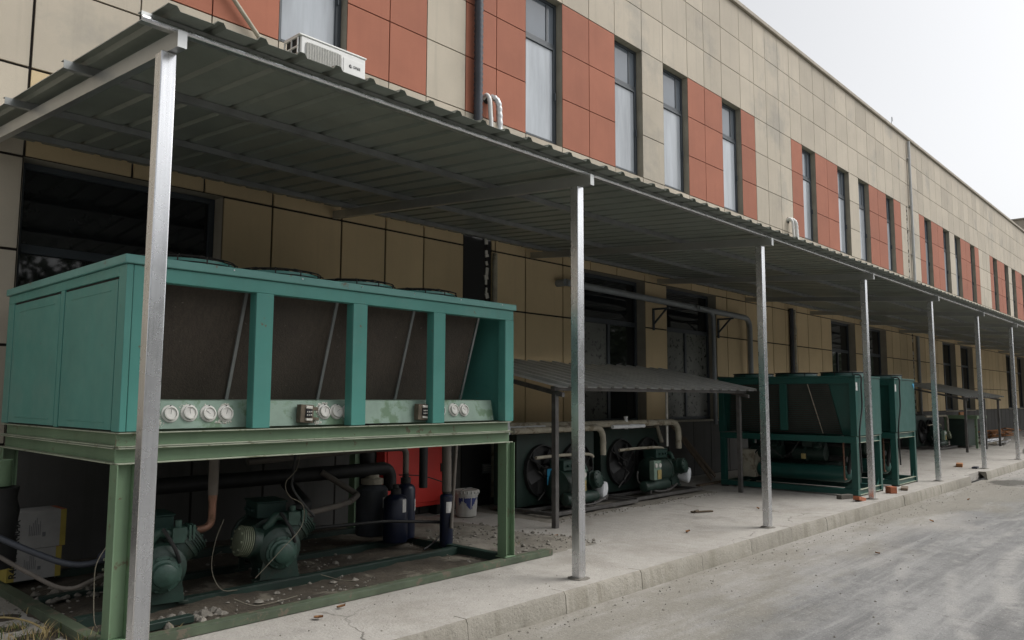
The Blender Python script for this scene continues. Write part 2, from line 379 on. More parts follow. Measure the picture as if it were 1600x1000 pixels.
# ------------------------------------------------------------------ ground
g = MB(); g.add([(-140,-150,-.15),(220,-150,-.15),(220,-.1,-.15),(-140,-.1,-.15)], [(0,1,2,3)])
tag(g.build('road', M['road_surface'], smooth=False), kind='structure')
g = MB(); g.add([(-140,-.03,-.15),(220,-.03,-.15),(220,90,-.15),(-140,90,-.15)], [(0,1,2,3)])
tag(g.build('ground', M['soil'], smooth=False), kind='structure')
g = MB(); g.box(-12, 75, -.03, WY+.4, -.145, 0.0)
tag(g.build('pavement', M['concrete_slab'], smooth=False), kind='structure')
g = MB(); x = -12.0
while x < 75:
    ln = 1.0 ; dz = rnd.uniform(-.002, .003); dy = rnd.uniform(-.003, .003)
    if 14.9 < x < 15.9: x += .62; continue
    x1 = x + ln - .006
    yy0 = -.165 + dy
    vs = []; fs = []; n = int(ln*12)
    for i in range(n+1):
        xx = x + (x1-x)*i/n; e = .010*mnoise.noise(Vector((xx*1.2, 1.3, 0))) + .004*mnoise.noise(Vector((xx*9, 4.3, 0)))
        ch = .018 + .010*mnoise.noise(Vector((xx*4, 9.1, 0)))
        vs += [(xx, yy0 - .012 + e, -.16), (xx, yy0 + e, -.004+dz-ch), (xx, yy0 + ch + e, .005+dz), (xx, -.028, .004)]
    for i in range(n):
        for k in range(2): fs.append((i*4+k, i*4+k+1, i*4+4+k+1, i*4+4+k))
    fs += [(0,1,2,3), (n*4+3, n*4+2, n*4+1, n*4)]
    g.add(vs, fs, 0, rnd.uniform(.86, 1.05)); g.add(vs, [(i*4+2, i*4+3, i*4+7, i*4+6) for i in range(n)], 1); x += ln
tag(g.build('kerb', [M['kerb_stone'], M['concrete_slab']], ang=60), kind='structure')

# rough soil under and beside the big unit
def grid(x0, x1, y0, y1, nx, ny, fz):
    vs = []; fs = []
    for j in range(ny+1):
        for i in range(nx+1):
            X = x0 + (x1-x0)*i/nx; Y = y0 + (y1-y0)*j/ny; vs.append((X, Y, fz(X, Y)))
    for j in range(ny):
        for i in range(nx):
            a = j*(nx+1)+i; fs.append((a, a+1, a+nx+2, a+nx+1))
    return vs, fs
def soil_z(X, Y):
    n = mnoise.noise(Vector((X*1.6, Y*1.6, .3)))*.035 + mnoise.noise(Vector((X*5, Y*5, 1.7)))*.022 + mnoise.noise(Vector((X*16, Y*16, 3)))*.011
    e = min(X - .10, 4.7 - X - .45*max(0, Y-1.2)*0 , Y - .835, 4 - Y)
    h = min(.018 + n, -.01 + .22*max(-.05, e) + n*.6 + .012)
    return max(h, .005) if min(e, 4.2 - X) > .10 else h
vs, fs = grid(.0, 4.8, .83, WY, 130, 80, soil_z)
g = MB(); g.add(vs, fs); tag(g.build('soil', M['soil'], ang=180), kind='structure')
def soil2(X, Y):
    n = mnoise.noise(Vector((X*2.2, Y*2.2, 7)))*.02 + mnoise.noise(Vector((X*8, Y*8, 7)))*.012
    e = min(X - 5.3, 9.6 - X, (Y - 1.93) + .13*mnoise.noise(Vector((X*1.4, 3, 1))), 3.7 - Y)
    return min(.008, -.012 + .12*e) + n*.6
vs, fs = grid(5.3, 9.7, 1.7, WY, 110, 48, soil2)
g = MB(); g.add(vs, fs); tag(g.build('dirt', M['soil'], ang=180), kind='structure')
# loose stones
g = MB()
for k in range(900):
    X = rnd.uniform(-.4, 4.9); Y = rnd.choice((rnd.gauss(1.0,.15), rnd.uniform(.9, 3.3), rnd.gauss(2.0,.3)))
    if Y < .87 or Y > 3.4: continue
    r = rnd.choice((.008,.010,.013,.018)); 
    if rnd.random() < .04: r = .03
    if .45 < mnoise.noise(Vector((X*1.2, Y*1.2, 5)))+.62:
        g.rock((X, Y, max(0, soil_z(X, Y)) + r*.3), r)
for k in range(130):
    X = rnd.gauss(4.25, .3); Y = rnd.uniform(.95, 2.4); r = rnd.choice((.006,.009,.012,.018)); g.rock((X, Y, max(0, soil_z(X,Y))+r*.3), r)
for k in range(200):
    X = rnd.uniform(5.5, 9.4); Y = rnd.gauss(2.02, .06); r = rnd.choice((.006,.009,.012)); g.rock((X, Y, r*.3+.004), r)
for k in range(120):
    X = rnd.uniform(-1, 4); Y = rnd.uniform(-.1, .75); r = rnd.choice((.003,.004,.007)); g.rock((X, Y, r*.3), r)
tag(g.build('loose_stones', M['gravel'], smooth=False), 'loose grey stones and crumbled mortar scattered over the soil', 'gravel', kind='stuff')
g = MB()
for k in range(1100):
    X = rnd.uniform(0, 26); Y = -.20 - abs(rnd.gauss(0, rnd.choice((.25, 1.6)))); r = rnd.choice((.004,.005,.006,.008,.011)); g.rock((X, Y, -.15 + r*.3), r)
tag(g.build('road_grit', M['gravel'], smooth=False), 'fine grit scattered on the dusty road', 'grit', kind='stuff')
# crumbled mortar lumps under the left side rails
g = MB()
for k in range(46):
    X = rnd.uniform(.25, .95); Y = 1.12 + rnd.gauss(0, .05); r = rnd.uniform(.02, .05); g.rock((X, Y, .02), r, flat=.8)
for k in range(40):
    X = rnd.uniform(.2, .9); Y = 2.2 + rnd.gauss(0, .09); r = rnd.uniform(.02, .05); g.rock((X, Y, .05), r, flat=.7)
tag(g.build('mortar_rubble', M['mortar'], smooth=False), 'pale crumbled mortar lumps between the green base rails', 'rubble', kind='stuff')

# ------------------------------------------------------------------ building
BX0, BX1 = -4.6, 66.0
A = [6.73,7.59,8.29,9.02,9.86,10.57,11.46,12.12,12.855,13.70,14.37,14.98,15.66,16.30]
Bq = [16.95,17.77,18.55,19.285,20.13,20.86,21.72,22.49,23.25,23.98,24.68,25.33,25.99,26.63]
cols = [(-4.6,0),(-3.9,0),(-3.2,0),(-2.5,0),(-1.8,0),(-1.1,0),(-.4,0),(.31,0),(1.2,1),(1.9,1),(2.66,2),(3.545,1),(4.18,1),(4.79,0),(5.49,1),(6.1,1)]
kinds = [2,1,1,2,0,2,1,1,2,1,0,0,0,1]
cols += list(zip(A, kinds)) + list(zip(Bq, kinds))
for k in range(1, 5):
    cols += [(b + 10.31*k, kk) for b, kk in zip(Bq, kinds) if b + 10.31*k < 65.5]
xs = [c[0] for c in cols] + [BX1]
LW = [(.31,2.10)] + [(8.13,9.86),(10.57,12.40)] + [(18.43,20.13),(20.86,22.70)]
for k in range(1, 5):
    LW += [(18.43+10.31*k, 20.13+10.31*k), (20.86+10.31*k, 22.70+10.31*k)]
LW = [w for w in LW if w[1] < 65]
rows = [0.0, 1.03, 1.85, 2.655, 3.46, 4.245, 5.05, 5.32, 6.10, 6.88, 7.665, 8.43, 9.21, 9.97]
bld = thing('building', (BX0, WY, 0), 'long two storey beige building with red panel bands between tall upper windows', 'building')
g = MB(); gap = .008
HOLES = [(a, xs[i+1], 5.32, 7.665) for i, (a, k) in enumerate(cols) if k == 2]
HOLES += [(a, b, 1.03, 3.46) for a, b in LW]
MISSING = [(5.49, 6.02, 0, 4.245), (25.25, 25.36, 0, 7.665)]      # strips where the cladding has come off
def sub(segs, a, b):
    out = []
    for s, e in segs:
        if b <= s or a >= e: out.append((s, e))
        else:
            if s < a: out.append((s, a))
            if b < e: out.append((b, e))
    return out
for j in range(len(rows)-1):
    z0, z1 = rows[j], rows[j+1]
    for i, (a, k) in enumerate(cols):
        b = xs[i+1]
        segs = [(a, b)]
        for (ha, hb, hz0, hz1) in HOLES + MISSING:
            if hz0 < z1 - .01 and hz1 > z0 + .01: segs = sub(segs, ha, hb)
        for s, e in segs:
            if e - s < .04: continue
            band = z0 >= 5.31 and z1 <= 7.67
            mi = 1 if (band and k == 1) else (2 if z1 <= 4.3 and a > .3 else 0)
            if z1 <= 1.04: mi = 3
            t = rnd.uniform(.90, 1.06)
            if mi == 0 and z0 > 7.6 and rnd.random() < .12: t *= .88
            yf = WY + rnd.uniform(0, .002) + (.012 if mi == 3 else 0)
            gp_ = .0125 if z1 < 5.1 else .0075
            g.box(s+gp_, e-gp_, yf, WY+.030, z0+gp_, z1-gp_, mi, t)
# backing wall with the openings cut through
ys = sorted(set([BX0, BX1] + [h[0] for h in HOLES] + [h[1] for h in HOLES])); zs = [0, 1.03, 3.46, 5.32, 7.665, 9.97]
for i in range(len(ys)-1):
    for j in range(len(zs)-1):
        mx, mz = (ys[i]+ys[i+1])/2, (zs[j]+zs[j+1])/2
        if any(h[0] < mx < h[1] and h[2] < mz < h[3] for h in HOLES): continue
        a, b, z0, z1 = ys[i], ys[i+1], zs[j], zs[j+1]
        g.add([(a,WY+.022,z0),(b,WY+.022,z0),(b,WY+.022,z1),(a,WY+.022,z1)], [(0,1,2,3)], 4)
for (a, b, z0, z1) in HOLES:
    y0, y1 = WY+.003, WY+.34
    g.add([(a,y0,z0),(b,y0,z0),(b,y0,z1),(a,y0,z1),(a,y1,z0),(b,y1,z0),(b,y1,z1),(a,y1,z1)], [(0,4,5,1),(1,5,6,2),(2,6,7,3),(3,7,4,0)], 5)
# left end wall, back wall
g.add([(BX0,WY+.022,0),(BX0,WY+16,0),(BX0,WY+16,9.97),(BX0,WY+.022,9.97)], [(0,1,2,3)], 0)
g.add([(BX0,WY+16,0),(BX1,WY+16,0),(BX1,WY+16,9.97),(BX0,WY+16,9.97)], [(0,1,2,3)], 0)
g.add([(BX1,WY+.022,0),(BX1,WY+16,0),(BX1,WY+16,9.97),(BX1,WY+.022,9.97)], [(0,1,2,3)], 0)
g.build('wall', [M['beige_panel'], M['red_panel'], M['tan_panel'], M['plinth_panel'], M['joint'], M['reveal']], bld, smooth=False)
g = MB(); g.box(BX0-.06, BX1+.06, WY-.06, WY+.34, 9.972, 10.07)
g.build('parapet_coping', M['cap_stone'], bld, bevel=.012)
g = MB(); g.box(BX0, BX1, WY+.34, WY+16, 9.5, 9.6); g.build('roof', M['roof_felt'], bld, smooth=False)
# windows: frame + panes, one thing-part each
def upper_window(a, b):
    z0, z1 = 5.32, 7.665; y0, y1 = WY+.12, WY+.19; t = .05; zt = 6.96
    fm = MB(); fm.box(a+.004, a+t, y0, y1, z0+.004, z1-.004); fm.box(b-t, b-.004, y0, y1, z0+.004, z1-.004)
    fm.box(a+t, b-t, y0, y1, z1-t, z1-.004); fm.box(a+t, b-t, y0, y1, z0+.004, z0+t); fm.box(a+t, b-t, y0+.003, y1-.003, zt-.035, zt+.035)
    # opening sash
    s = .035; A0, B0, Z0, Z1 = a+t+.004, b-t-.004, z0+t+.004, zt-.039; yo = y0-.012
    fm.box(A0, A0+s, yo, y0+.03, Z0, Z1); fm.box(B0-s, B0, yo, y0+.03, Z0, Z1); fm.box(A0+s, B0-s, yo, y0+.03, Z1-s, Z1); fm.box(A0+s, B0-s, yo, y0+.03, Z0, Z0+s)
    fr = fm.build('window', M['window_metal'], bld, bevel=.004)
    p = MB(); p.box(A0+s, B0-s, y0+.012, y0+.020, Z0+s, Z1-s, 0, rnd.uniform(.80, 1.06)); p.build('pane', M['pale_glass'], fr, smooth=False)
    p = MB(); p.box(a+t, b-t, y0+.022, y0+.030, zt+.035, z1-t)
    p.box(b-.24, b-.20, y0+.012, y0+.022, zt+.035, z1-t, 1);  # dark bar stands in for the reveal mirrored in the top pane
    p.build('pane', [M['top_glass'], M['window_metal']], fr, smooth=False)
    h = MB(); h.box(B0-.028, B0-.010, yo-.03, yo-.001, z0+.75, z0+.87); h.build('handle', M['window_metal'], fr, bevel=.004)
def lower_window(a, b, kind):
    z0, z1 = 1.03, 3.46; y0, y1 = WY+.17, WY+.24; t = .06; zt = 2.70; xm = (a+b)/2 + .02
    fm = MB(); fm.box(a+.004, a+t, y0, y1, z0+.004, z1-.004); fm.box(b-t, b-.004, y0, y1, z0+.004, z1-.004)
    fm.box(a+t, b-t, y0, y1, z1-t, z1-.004); fm.box(a+t, b-t, y0, y1, z0+.004, z0+t)
    fm.box(a+t, b-t, y0+.003, y1-.003, zt-.04, zt+.04); fm.box(xm-.035, xm+.035, y0+.002, y1-.002, z0+t, zt-.04)
    fr = fm.build('window', M['window_metal'], bld, bevel=.004)
    p = MB(); p.box(a+t, xm-.035, y0+.03, y0+.038, z0+t, zt-.04); p.build('pane', M['dirty_glass' if kind else 'dark_glass'], fr, smooth=False)
    p = MB(); p.box(xm+.035, b-t, y0+.03, y0+.038, z0+t, zt-.04); p.build('pane', M['dirty_glass' if kind == 2 else 'dark_glass'], fr, smooth=False)
    p = MB(); p.box(a+t, b-t, y0+.03, y0+.038, zt+.04, z1-t); p.build('pane', M['dark_glass'], fr, smooth=False)
    sl_ = MB(); sl_.box(a+.005, b-.005, WY-.02, y0, z0-.03, z0+.003); sl_.build('sill', M['reveal'], fr, bevel=.004)
for (a, b, z0, z1) in HOLES:
    if z0 > 5: upper_window(a, b)
    else: lower_window(a, b, {.31: 0, 8.13: 1, 10.57: 2}.get(a, 0))
# dark insulation / foam remains in the stripped joints
g = MB(); g.box(5.50, 6.01, WY+.012, WY+.020, 0.0, 4.24); g.build('insulation_board', M['black_panel'], bld, smooth=False)
for xa, z0, z1, w in ((5.93, 1.2, 4.2, .05), (25.30, .9, 7.6, .035)):
    g = MB(); z = z0; g.box(xa-w*.3, xa+w*.1, WY+.006, WY+.021, z0, z1, 1)
    while z < z1:
        h = rnd.uniform(.03, .11)
        if rnd.random() < .62:
            g.obox((xa+rnd.uniform(-.3,.3)*w, WY+.006, z+h/2), (w*rnd.uniform(.5,1.5), .020, h), Matrix.Rotation(rnd.uniform(-.3,.3), 3, 'Y'))
        z += h
    g.build('joint_foam', [M['filler'], M['joint']], bld, smooth=False)
# rooftop block far along the roof
blk = MB(); X = 60.0
for j in range(5):
    for i in range(12):
        y0 = WY + 1.1 + i*.82
        blk.box(X-.02, X, y0+.01, y0+.81, 9.62+j*.8, 10.40+j*.8, 0, rnd.uniform(.94, 1.05))
blk.box(X+.001, X+5, WY+1.1, WY+11, 9.6, 13.58, 0, .95)
blk.build('roof_block', M['beige_panel'], bld, smooth=False)
g = MB(); g.box(X-.12, X+5.1, WY+1.0, WY+11.1, 13.585, 13.69); g.build('block_coping', M['cap_stone'], bld, bevel=.01)
# galvanised downpipe with brackets
g = MB(); g.tube([(25.62, WY-.06, z) for z in (9.9, 7, 4.8, 3.75)], .045, 14)
for z in (9.3, 7.7, 6.1, 4.6): g.box(25.54, 25.70, WY-.07, WY-.001, z, z+.04)
g.build('downpipe', M['pale_pipe'], bld)
g = MB(); g.tube([(25.62, WY-.06, z) for z in (3.45, 2, .3, .05)], .05, 14)
g.build('downpipe', M['grey_pvc'], bld)
g = MB(); g.tube(spline([(24.5, WY+.1, 10.07), (24.5, WY+.1, 10.38), (24.56, WY+.1, 10.48), (24.62, WY+.1, 10.35)]), .008, 6)
g.build('lightning_rod', M['grey_pvc'], bld)

# ------------------------------------------------------------------ canopy
S = 3.4192; NB = 15; SL = .078
def rz(y): return 3.182 + SL*y
can = thing('canopy', (0, 0, 0), 'long lean-to canopy of dark corrugated sheet on galvanised square posts', 'canopy')
for i in range(NB+1):
    x = i*S; p = MB()
    p.box(x-.04, x+.04, 0, .08, 0.0, 3.180)
    po = p.build('post', M['galvanised'], can, bevel=.006, seg=3)
    q = MB()
    vs = []; n = 22
    for rr, z in ((.02,.014),(.062,.008),(.088,.000)):
        for k in range(n):
            a = 2*math.pi*k/n; r = rr*(1 + .28*mnoise.noise(Vector((math.cos(a)*1.5+i*3, math.sin(a)*1.5, i))))
            vs.append((x + r*math.cos(a), .04 + r*math.sin(a)*1.0, z + .004))
    fs = [tuple(range(n))]
    for j in range(2):
        for k in range(n): fs.append((j*n+k, j*n+(k+1) % n, (j+1)*n+(k+1) % n, (j+1)*n+k))
    q.add(vs, fs); q.build('mortar_pad', M['mortar'], po, ang=180)
    c = MB()
    y0, y1, xa, xb, t, H = -.105, WY-.006, x-.008, x+.040, .004, .088
    if 1:
        for (u0, u1, w0, w1) in ((xa, xa+t, 0, H), (xa+t, xb, 0, t), (xa+t, xb, H-t, H), (xb-t, xb, t, .02), (xb-t, xb, H-.02, H-t)):
            c.add([(u0,y0,rz(y0)+w0),(u1,y0,rz(y0)+w0),(u1,y1,rz(y1)+w0),(u0,y1,rz(y1)+w0),(u0,y0,rz(y0)+w1),(u1,y0,rz(y0)+w1),(u1,y1,rz(y1)+w1),(u0,y1,rz(y1)+w1)],
                  [(0,3,2,1),(4,5,6,7),(0,1,5,4),(1,2,6,5),(2,3,7,6),(3,0,4,7)])
        # end plate closing the channel towards the road
        c.add([(xa, y0-.003, rz(y0)), (xb, y0-.003, rz(y0)), (xb, y0-.003, rz(y0)+H), (xa, y0-.003, rz(y0)+H), (xa, y0, rz(y0)), (xb, y0, rz(y0)), (xb, y0, rz(y0)+H), (xa, y0, rz(y0)+H)],
              [(0,1,2,3),(4,7,6,5),(0,4,5,1),(1,5,6,2),(2,6,7,3),(3,7,4,0)])
    c.build('beam', M['galvanised_plate'], can, smooth=False)
XE = NB*S + .3
for y0 in (-.06, 1.06, 2.26, 3.22):
    z0 = rz(y0) + .0892; h = .050; t = .003; w = .05
    prof = [(y0, z0), (y0+w, z0+SL*w), (y0+w, z0+SL*w+t), (y0+t, z0+t), (y0+t, z0+h-t), (y0+w, z0+h+SL*w-t), (y0+w, z0+h+SL*w), (y0, z0+h)]
    # rounded lip on the lower front corner catches the light
    c = MB(); c.ext(prof, 'x', -.17, XE)
    if y0 < 0:      # rolled lip along the eave purlin
        c.ext([(y0-.001-.013*math.sin(R(a)), z0+.014-.016*math.cos(R(a))) for a in range(0, 181, 18)], 'x', -.168, XE-.002, 1)
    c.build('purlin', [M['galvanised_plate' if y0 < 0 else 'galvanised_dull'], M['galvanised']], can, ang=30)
# sheet
sh = MB(); pitch_ = .2385; th = .0015; ya, yb = -.20, WY+.002
def roofz(y): return 3.182 + SL*y + .0892 + .051
prof = [(-.118, 0), (-.101, .024), (-.057, .024)]; x = -.040
while x < XE - .05:
    prof += [(x, 0), (x+.1735, 0), (x+.1905, .024), (x+.2225, .024)]; x += pitch_
prof.append((x, 0)); n = len(prof); NYS = 4; vs = []; fs = []
for side in (0, th):
    for k in range(NYS+1):
        y = ya + (yb-ya)*k/NYS
        for (px, pz) in prof: vs.append((px, y, roofz(y) + pz + side + .002))
for sd_ in (0, 1):
    o = sd_*(NYS+1)*n
    for k in range(NYS):
        for i in range(n-1): fs.append((o+k*n+i, o+k*n+i+1, o+(k+1)*n+i+1, o+(k+1)*n+i))
o = (NYS+1)*n
for i in range(n-1): fs.append((i, i+1, o+i+1, o+i)); fs.append((NYS*n+i, NYS*n+i+1, o+NYS*n+i+1, o+NYS*n+i))
sh.add(vs, fs); sh.build('roof_sheet', M['roof_sheet'], can, smooth=False)

# ------------------------------------------------------------------ big V-coil condenser unit on its stand
UX0, UX1, UY0, UY1, UZ0, UZ1 = .15, 3.47, .797, 3.09, 1.222, 2.20
unit = thing('condenser_unit', ((UX0+UX1)/2, (UY0+UY1)/2, UZ0), 'large teal air cooled condenser with slanted brown coils on a steel stand', 'condenser unit')
T = [M['teal_paint'], M['teal_edge'], M['joint']]
g = MB(); g.box(UX0-.018, UX1+.018, UY0-.018, UY1+.018, UZ1, 2.253)
g.build('lid', M['teal_edge'], unit, bevel=.006)
for xa, xb in ((UX0+.001, .33), (.975, 1.10), (1.745, 1.87), (2.525, 2.65), (3.362, UX1-.001)):
    c = MB()
    if xa < .2: c.box(.19, xb, UY0, UY0+.06, UZ0+.003, UZ1-.003); c.box(xb-.012, xb, UY0+.06, UY0+.11, UZ0+.003, UZ1-.09)
    else: 
        c.box(xa, xb, UY0, UY0+.012, UZ0+.003, UZ1-.09); c.box(xa, xa+.006, UY0+.012, UY0+.085, UZ0+.003, UZ1-.09); c.box(xb-.006, xb, UY0+.012, UY0+.06, UZ0+.003, UZ1-.09)
    c.build('corner_panel' if xa < .2 else 'upright', M['teal_paint'], unit, bevel=.004)
c = MB(); c.box(.331, UX1-.001, UY0+.002, UY0+.07, UZ1-.09, UZ1-.002); c.build('top_rail', M['teal_paint'], unit, bevel=.004)
# left end: two door panels in a frame
c = MB(); x0 = UX0
c.box(x0, x0+.038, UY0+.0, UY0+.115, UZ0+.003, UZ1-.003); c.box(x0, x0+.04, 1.835, 1.905, UZ0+.003, 2.135); c.box(x0, x0+.04, 2.945, UY1, UZ0+.003, 2.135)
c.box(x0, x0+.04, UY0+.115, UY1, 2.135, UZ1-.003)
c.build('end_frame', M['teal_paint'], unit, bevel=.003)
c = MB(); c.box(x0+.012, x0+.035, UY0+.115, 2.945, UZ0+.003, 2.135); c.build('door_gap', M['joint'], unit, smooth=False)
for ya, yb in ((UY0+.131, 1.819), (1.921, 2.929)):
    c = MB(); c.box(x0+.002, x0+.020, ya, yb, UZ0+.010, 2.119)
    for z in (2.055,): c.box(x0-.001, x0+.006, ya+.10, yb-.12, z, z+.008)
    c.box(x0-.001, x0+.006, ya+.10, yb-.16, UZ0+.05, UZ0+.057)
    c.build('door', M['teal_paint'], unit, bevel=.002)
c = MB(); c.box(UX1-.05, UX1-.004, UY0+.086, UY1-.01, UZ0+.003, UZ1-.003); c.build('end_panel', M['teal_paint'], unit, bevel=.003)
c = MB(); c.box(UX0+.05, UX1-.06, UY1-.04, UY1-.006, UZ0+.003, UZ1-.003); c.build('back_panel', M['teal_paint'], unit)
# coils (V): front one leans in towards the bottom
def slab(g, x0, x1, p, q, t, m=0):
    (ya, za), (yb, zb) = p, q; d = Vector((yb-ya, zb-za)).normalized(); nn = Vector((-d.y, d.x))*t
    g.ext([(ya,za),(yb,zb),(yb+nn.x,zb+nn.y),(ya+nn.x,za+nn.y)], 'x', x0, x1, m)
for p, q, s in (((1.20,1.30), (.93,2.16), -.16), ((2.62,2.16), (2.40,1.30), -.16)):
    c = MB(); slab(c, .22, 3.15, p, q, s); co_ = c.build('coil', M['coil'], unit, smooth=False)
    if p[0] < 1.5:
        for xx in (.965, 1.685, 2.42):
            c = MB(); slab(c, xx, xx+.022, (1.20,1.30), (.93,2.16), .012); c.build('coil_strip', M['galvanised_dull'], unit, smooth=False)
        c = MB(); slab(c, 3.155, 3.175, (1.20,1.30), (.93,2.16), .010); slab(c, 3.155, 3.175, (1.285,1.327), (1.015,2.187), .010)
        for k in range(19):
            t = k/18; y = 1.20 + (.93-1.20)*t; z = 1.33 + (2.13-1.33)*t
            c.obox((3.165, y+.05, z+.012), (.016, .10, .008), Matrix.Rotation(.3, 3, 'X'))
        c.build('coil_end_ladder', M['galvanised_dull'], unit, smooth=False)
# gauge plate
gp = MB(); gp.ext([(.935,1.40),(.90,1.232),(.905,1.232),(.94,1.40),(1.22,1.405),(1.22,1.41),(.935,1.405)], 'x', .30, 3.325)
gpo = gp.build('gauge_plate', M['gauge_plate'], unit, smooth=False)
GX = [.34,.465,.60,.715, 1.60,1.72,1.83, 2.56,2.69,2.80,2.925]
GXS = {1.60: 1, 1.72: .82, 1.83: 1}
GX = [.49,.61,.735,.85, 1.595,1.70,1.80, 2.58,2.71,2.86,2.975]
for i, gx in enumerate(GX):
    z = 1.322 + rnd.uniform(-.004, .004); y = .917; r = .053 * GXS.get(gx, 1); ax = (0, -1, .2)
    c = MB(); c.lathe([(-.004, r*1.06), (.006, r*1.0), (.008, r*.80), (.024, r*.78), (.026, r*.66), (.018, r*.64)], (gx, y, z), ax, 28)
    for k in range(3):
        a = R(90+120*k); c.lathe([(.005, .004), (.010, .004)], (gx + r*.92*math.cos(a), y - .001, z + r*.92*math.sin(a)), ax, 8, 1)
    ga = c.build('gauge', [M['white_ring'], M['ink']], unit)
    c = MB(); c.lathe([(.010, r*.63), (.017, r*.63)], (gx, y, z), ax, 24)
    a = rnd.uniform(.5, 2.6); dv = Vector((math.cos(a), 0, math.sin(a)))*r*.5
    c.tube([Vector((gx, y-.018, z+.004))-dv*.3, Vector((gx, y-.018, z+.004))+dv], .0012, 5, 1)
    c.build('dial', [M['gauge_face'], M['ink_grey']], ga)
# ragged sealant blobs
c = MB()
def blob(cx, cz, w, h, k):
    for _ in range(k):
        a = rnd.uniform(0, 6.28); rr = rnd.random()**.5
        z = cz + h*rr*math.sin(a); y = .902 + (z-1.232)*.208
        c.rock((cx + w*rr*math.cos(a), y, z), rnd.uniform(.004, .010), flat=1.0)
blob(.40, 1.30, .035, .06, 70); blob(.41, 1.26, .045, .02, 40); blob(.85, 1.365, .035, .018, 50); blob(.83, 1.268, .06, .012, 50); blob(.60, 1.365, .05, .012, 26); blob(.885, 1.32, .02, .03, 26); blob(.735, 1.37, .02, .01, 12)
blob(1.56, 1.33, .03, .05, 70); blob(1.60, 1.375, .04, .012, 40); blob(1.53, 1.25, .04, .015, 40); blob(1.83, 1.375, .02, .012, 14); blob(2.58, 1.36, .03, .02, 40); blob(2.60, 1.29, .03, .04, 26)
tag(c.build('sealant', M['filler'], gpo, smooth=False), kind='stuff')
for bx in (1.42, 2.48):
    c = MB(); rot = Matrix.Rotation(.06, 3, 'Y')
    c.obox((bx, .885, 1.312), (.105, .055, .125), rot); c.obox((bx+.01, .853, 1.315), (.05, .012, .055), rot, 1)
    c.obox((bx+.075, .885, 1.345), (.05, .03, .025), rot); c.obox((bx+.08, .885, 1.275), (.05, .03, .022), rot)
    c.obox((bx+.012, .852, 1.357), (.05, .012, .02), rot, 2); c.obox((bx+.012, .852, 1.272), (.05, .012, .016), rot, 2)
    for k in range(6): c.obox((bx-.006+.016*(k % 3), .845, 1.303+.022*(k//3)), (.008, .01, .01), rot, 2)
    c.build('junction_box', [M['rust_box'], M['ink'], M['filler']], unit, bevel=.003)
# fans on the lid
for row in (1.36, 2.5):
    for fx in (.73, 1.43, 2.13, 2.83):
        c = MB(); c.lathe([(0, .345), (.035, .33), (.072, .325), (.072, .315), (.0, .31)], (fx, row, 2.2535), (0,0,1), 36)
        fo = c.build('fan_shroud', M['teal_paint'], unit)
        c = MB()
        for rr, z in ((.345,2.262),(.345,2.30),(.335,2.338),(.27,2.350),(.20,2.356),(.13,2.358)): c.ring((fx, row, z), (0,0,1), rr, .0045, 36, 5)
        for k in range(12):
            a = 2*math.pi*k/12; d = Vector((math.cos(a), math.sin(a), 0)); o = Vector((fx, row, 0))
            c.tube([o+d*.35+Vector((0,0,2.256)), o+d*.35+Vector((0,0,2.335)), o+d*.27+Vector((0,0,2.354)), o+d*.05+Vector((0,0,2.362))], .005, 5)
        c.lathe([(0, .06), (.06, .06), (.07, .04)], (fx, row, 2.29), (0,0,1), 16)
        c.build('fan_guard', M['guard_wire'], fo)
        c = MB()
        for k in range(5):
            a = 2*math.pi*k/5; rot = Matrix.Rotation(a, 3, 'Z') @ Matrix.Rotation(.45, 3, 'X')
            c.obox(Vector((fx, row, 2.285)) + Matrix.Rotation(a, 3, 'Z') @ Vector((.17, 0, 0)), (.24, .13, .004), rot)
        c.build('fan_blade', M['black_rubber'], fo)
# bolts along the lid
c = MB()
for k in range(14): c.lathe([(0,.007),(.006,.006)], (.4+.225*k, UY0+.03, 2.2535), (0,0,1), 8)
for k in range(7): c.lathe([(0,.006),(.005,.005)], (.3+.5*k, UY0-.018, 2.235), (0,-1,0), 8)
c.build('lid_bolt_row', M['galvanised'], unit)

# stand
st = thing('steel_stand', (1.8, 1.9, 0), 'light green welded steel stand with double channel beams under the teal condenser', 'steel stand')
def channel(p_in, p_out, z0, z1, ax, a0, a1, tf=.007, tw=.006, name='beam', mats=None):
    """channel: flanges point outwards (p_out); ax = run direction"""
    o = MB(); d = 1 if p_out > p_in else -1
    web = sorted((p_in, p_in + d*tw)); fl = sorted((p_in, p_out))
    def bx(u0, u1, zz0, zz1, m):
        if ax == 'x': o.box(a0, a1, u0, u1, zz0, zz1, m)
        else: o.box(u0, u1, a0, a1, zz0, zz1, m)
    bx(web[0], web[1], z0+tf, z1-tf, 0); bx(fl[0], fl[1], z0, z0+tf, 1); bx(fl[0], fl[1], z1-tf, z1, 1)
    return o.build(name, mats or [M['stand_green'], M['flange_grey']], st, bevel=.002)
channel(UY0+.045, UY0-.004, 1.136, 1.220, 'x', .151, 3.44); channel(UY0+.045, UY0-.010, 1.040, 1.133, 'x', .151, 3.455)
channel(.195, .146, 1.136, 1.220, 'y', UY0+.05, 3.08); channel(.195, .140, 1.040, 1.133, 'y', UY0+.05, 3.10)
channel(UY1-.06, UY1-.01, 1.040, 1.220, 'x', .2, 3.44); channel(3.39, 3.44, 1.040, 1.220, 'y', UY0+.06, UY1-.07)
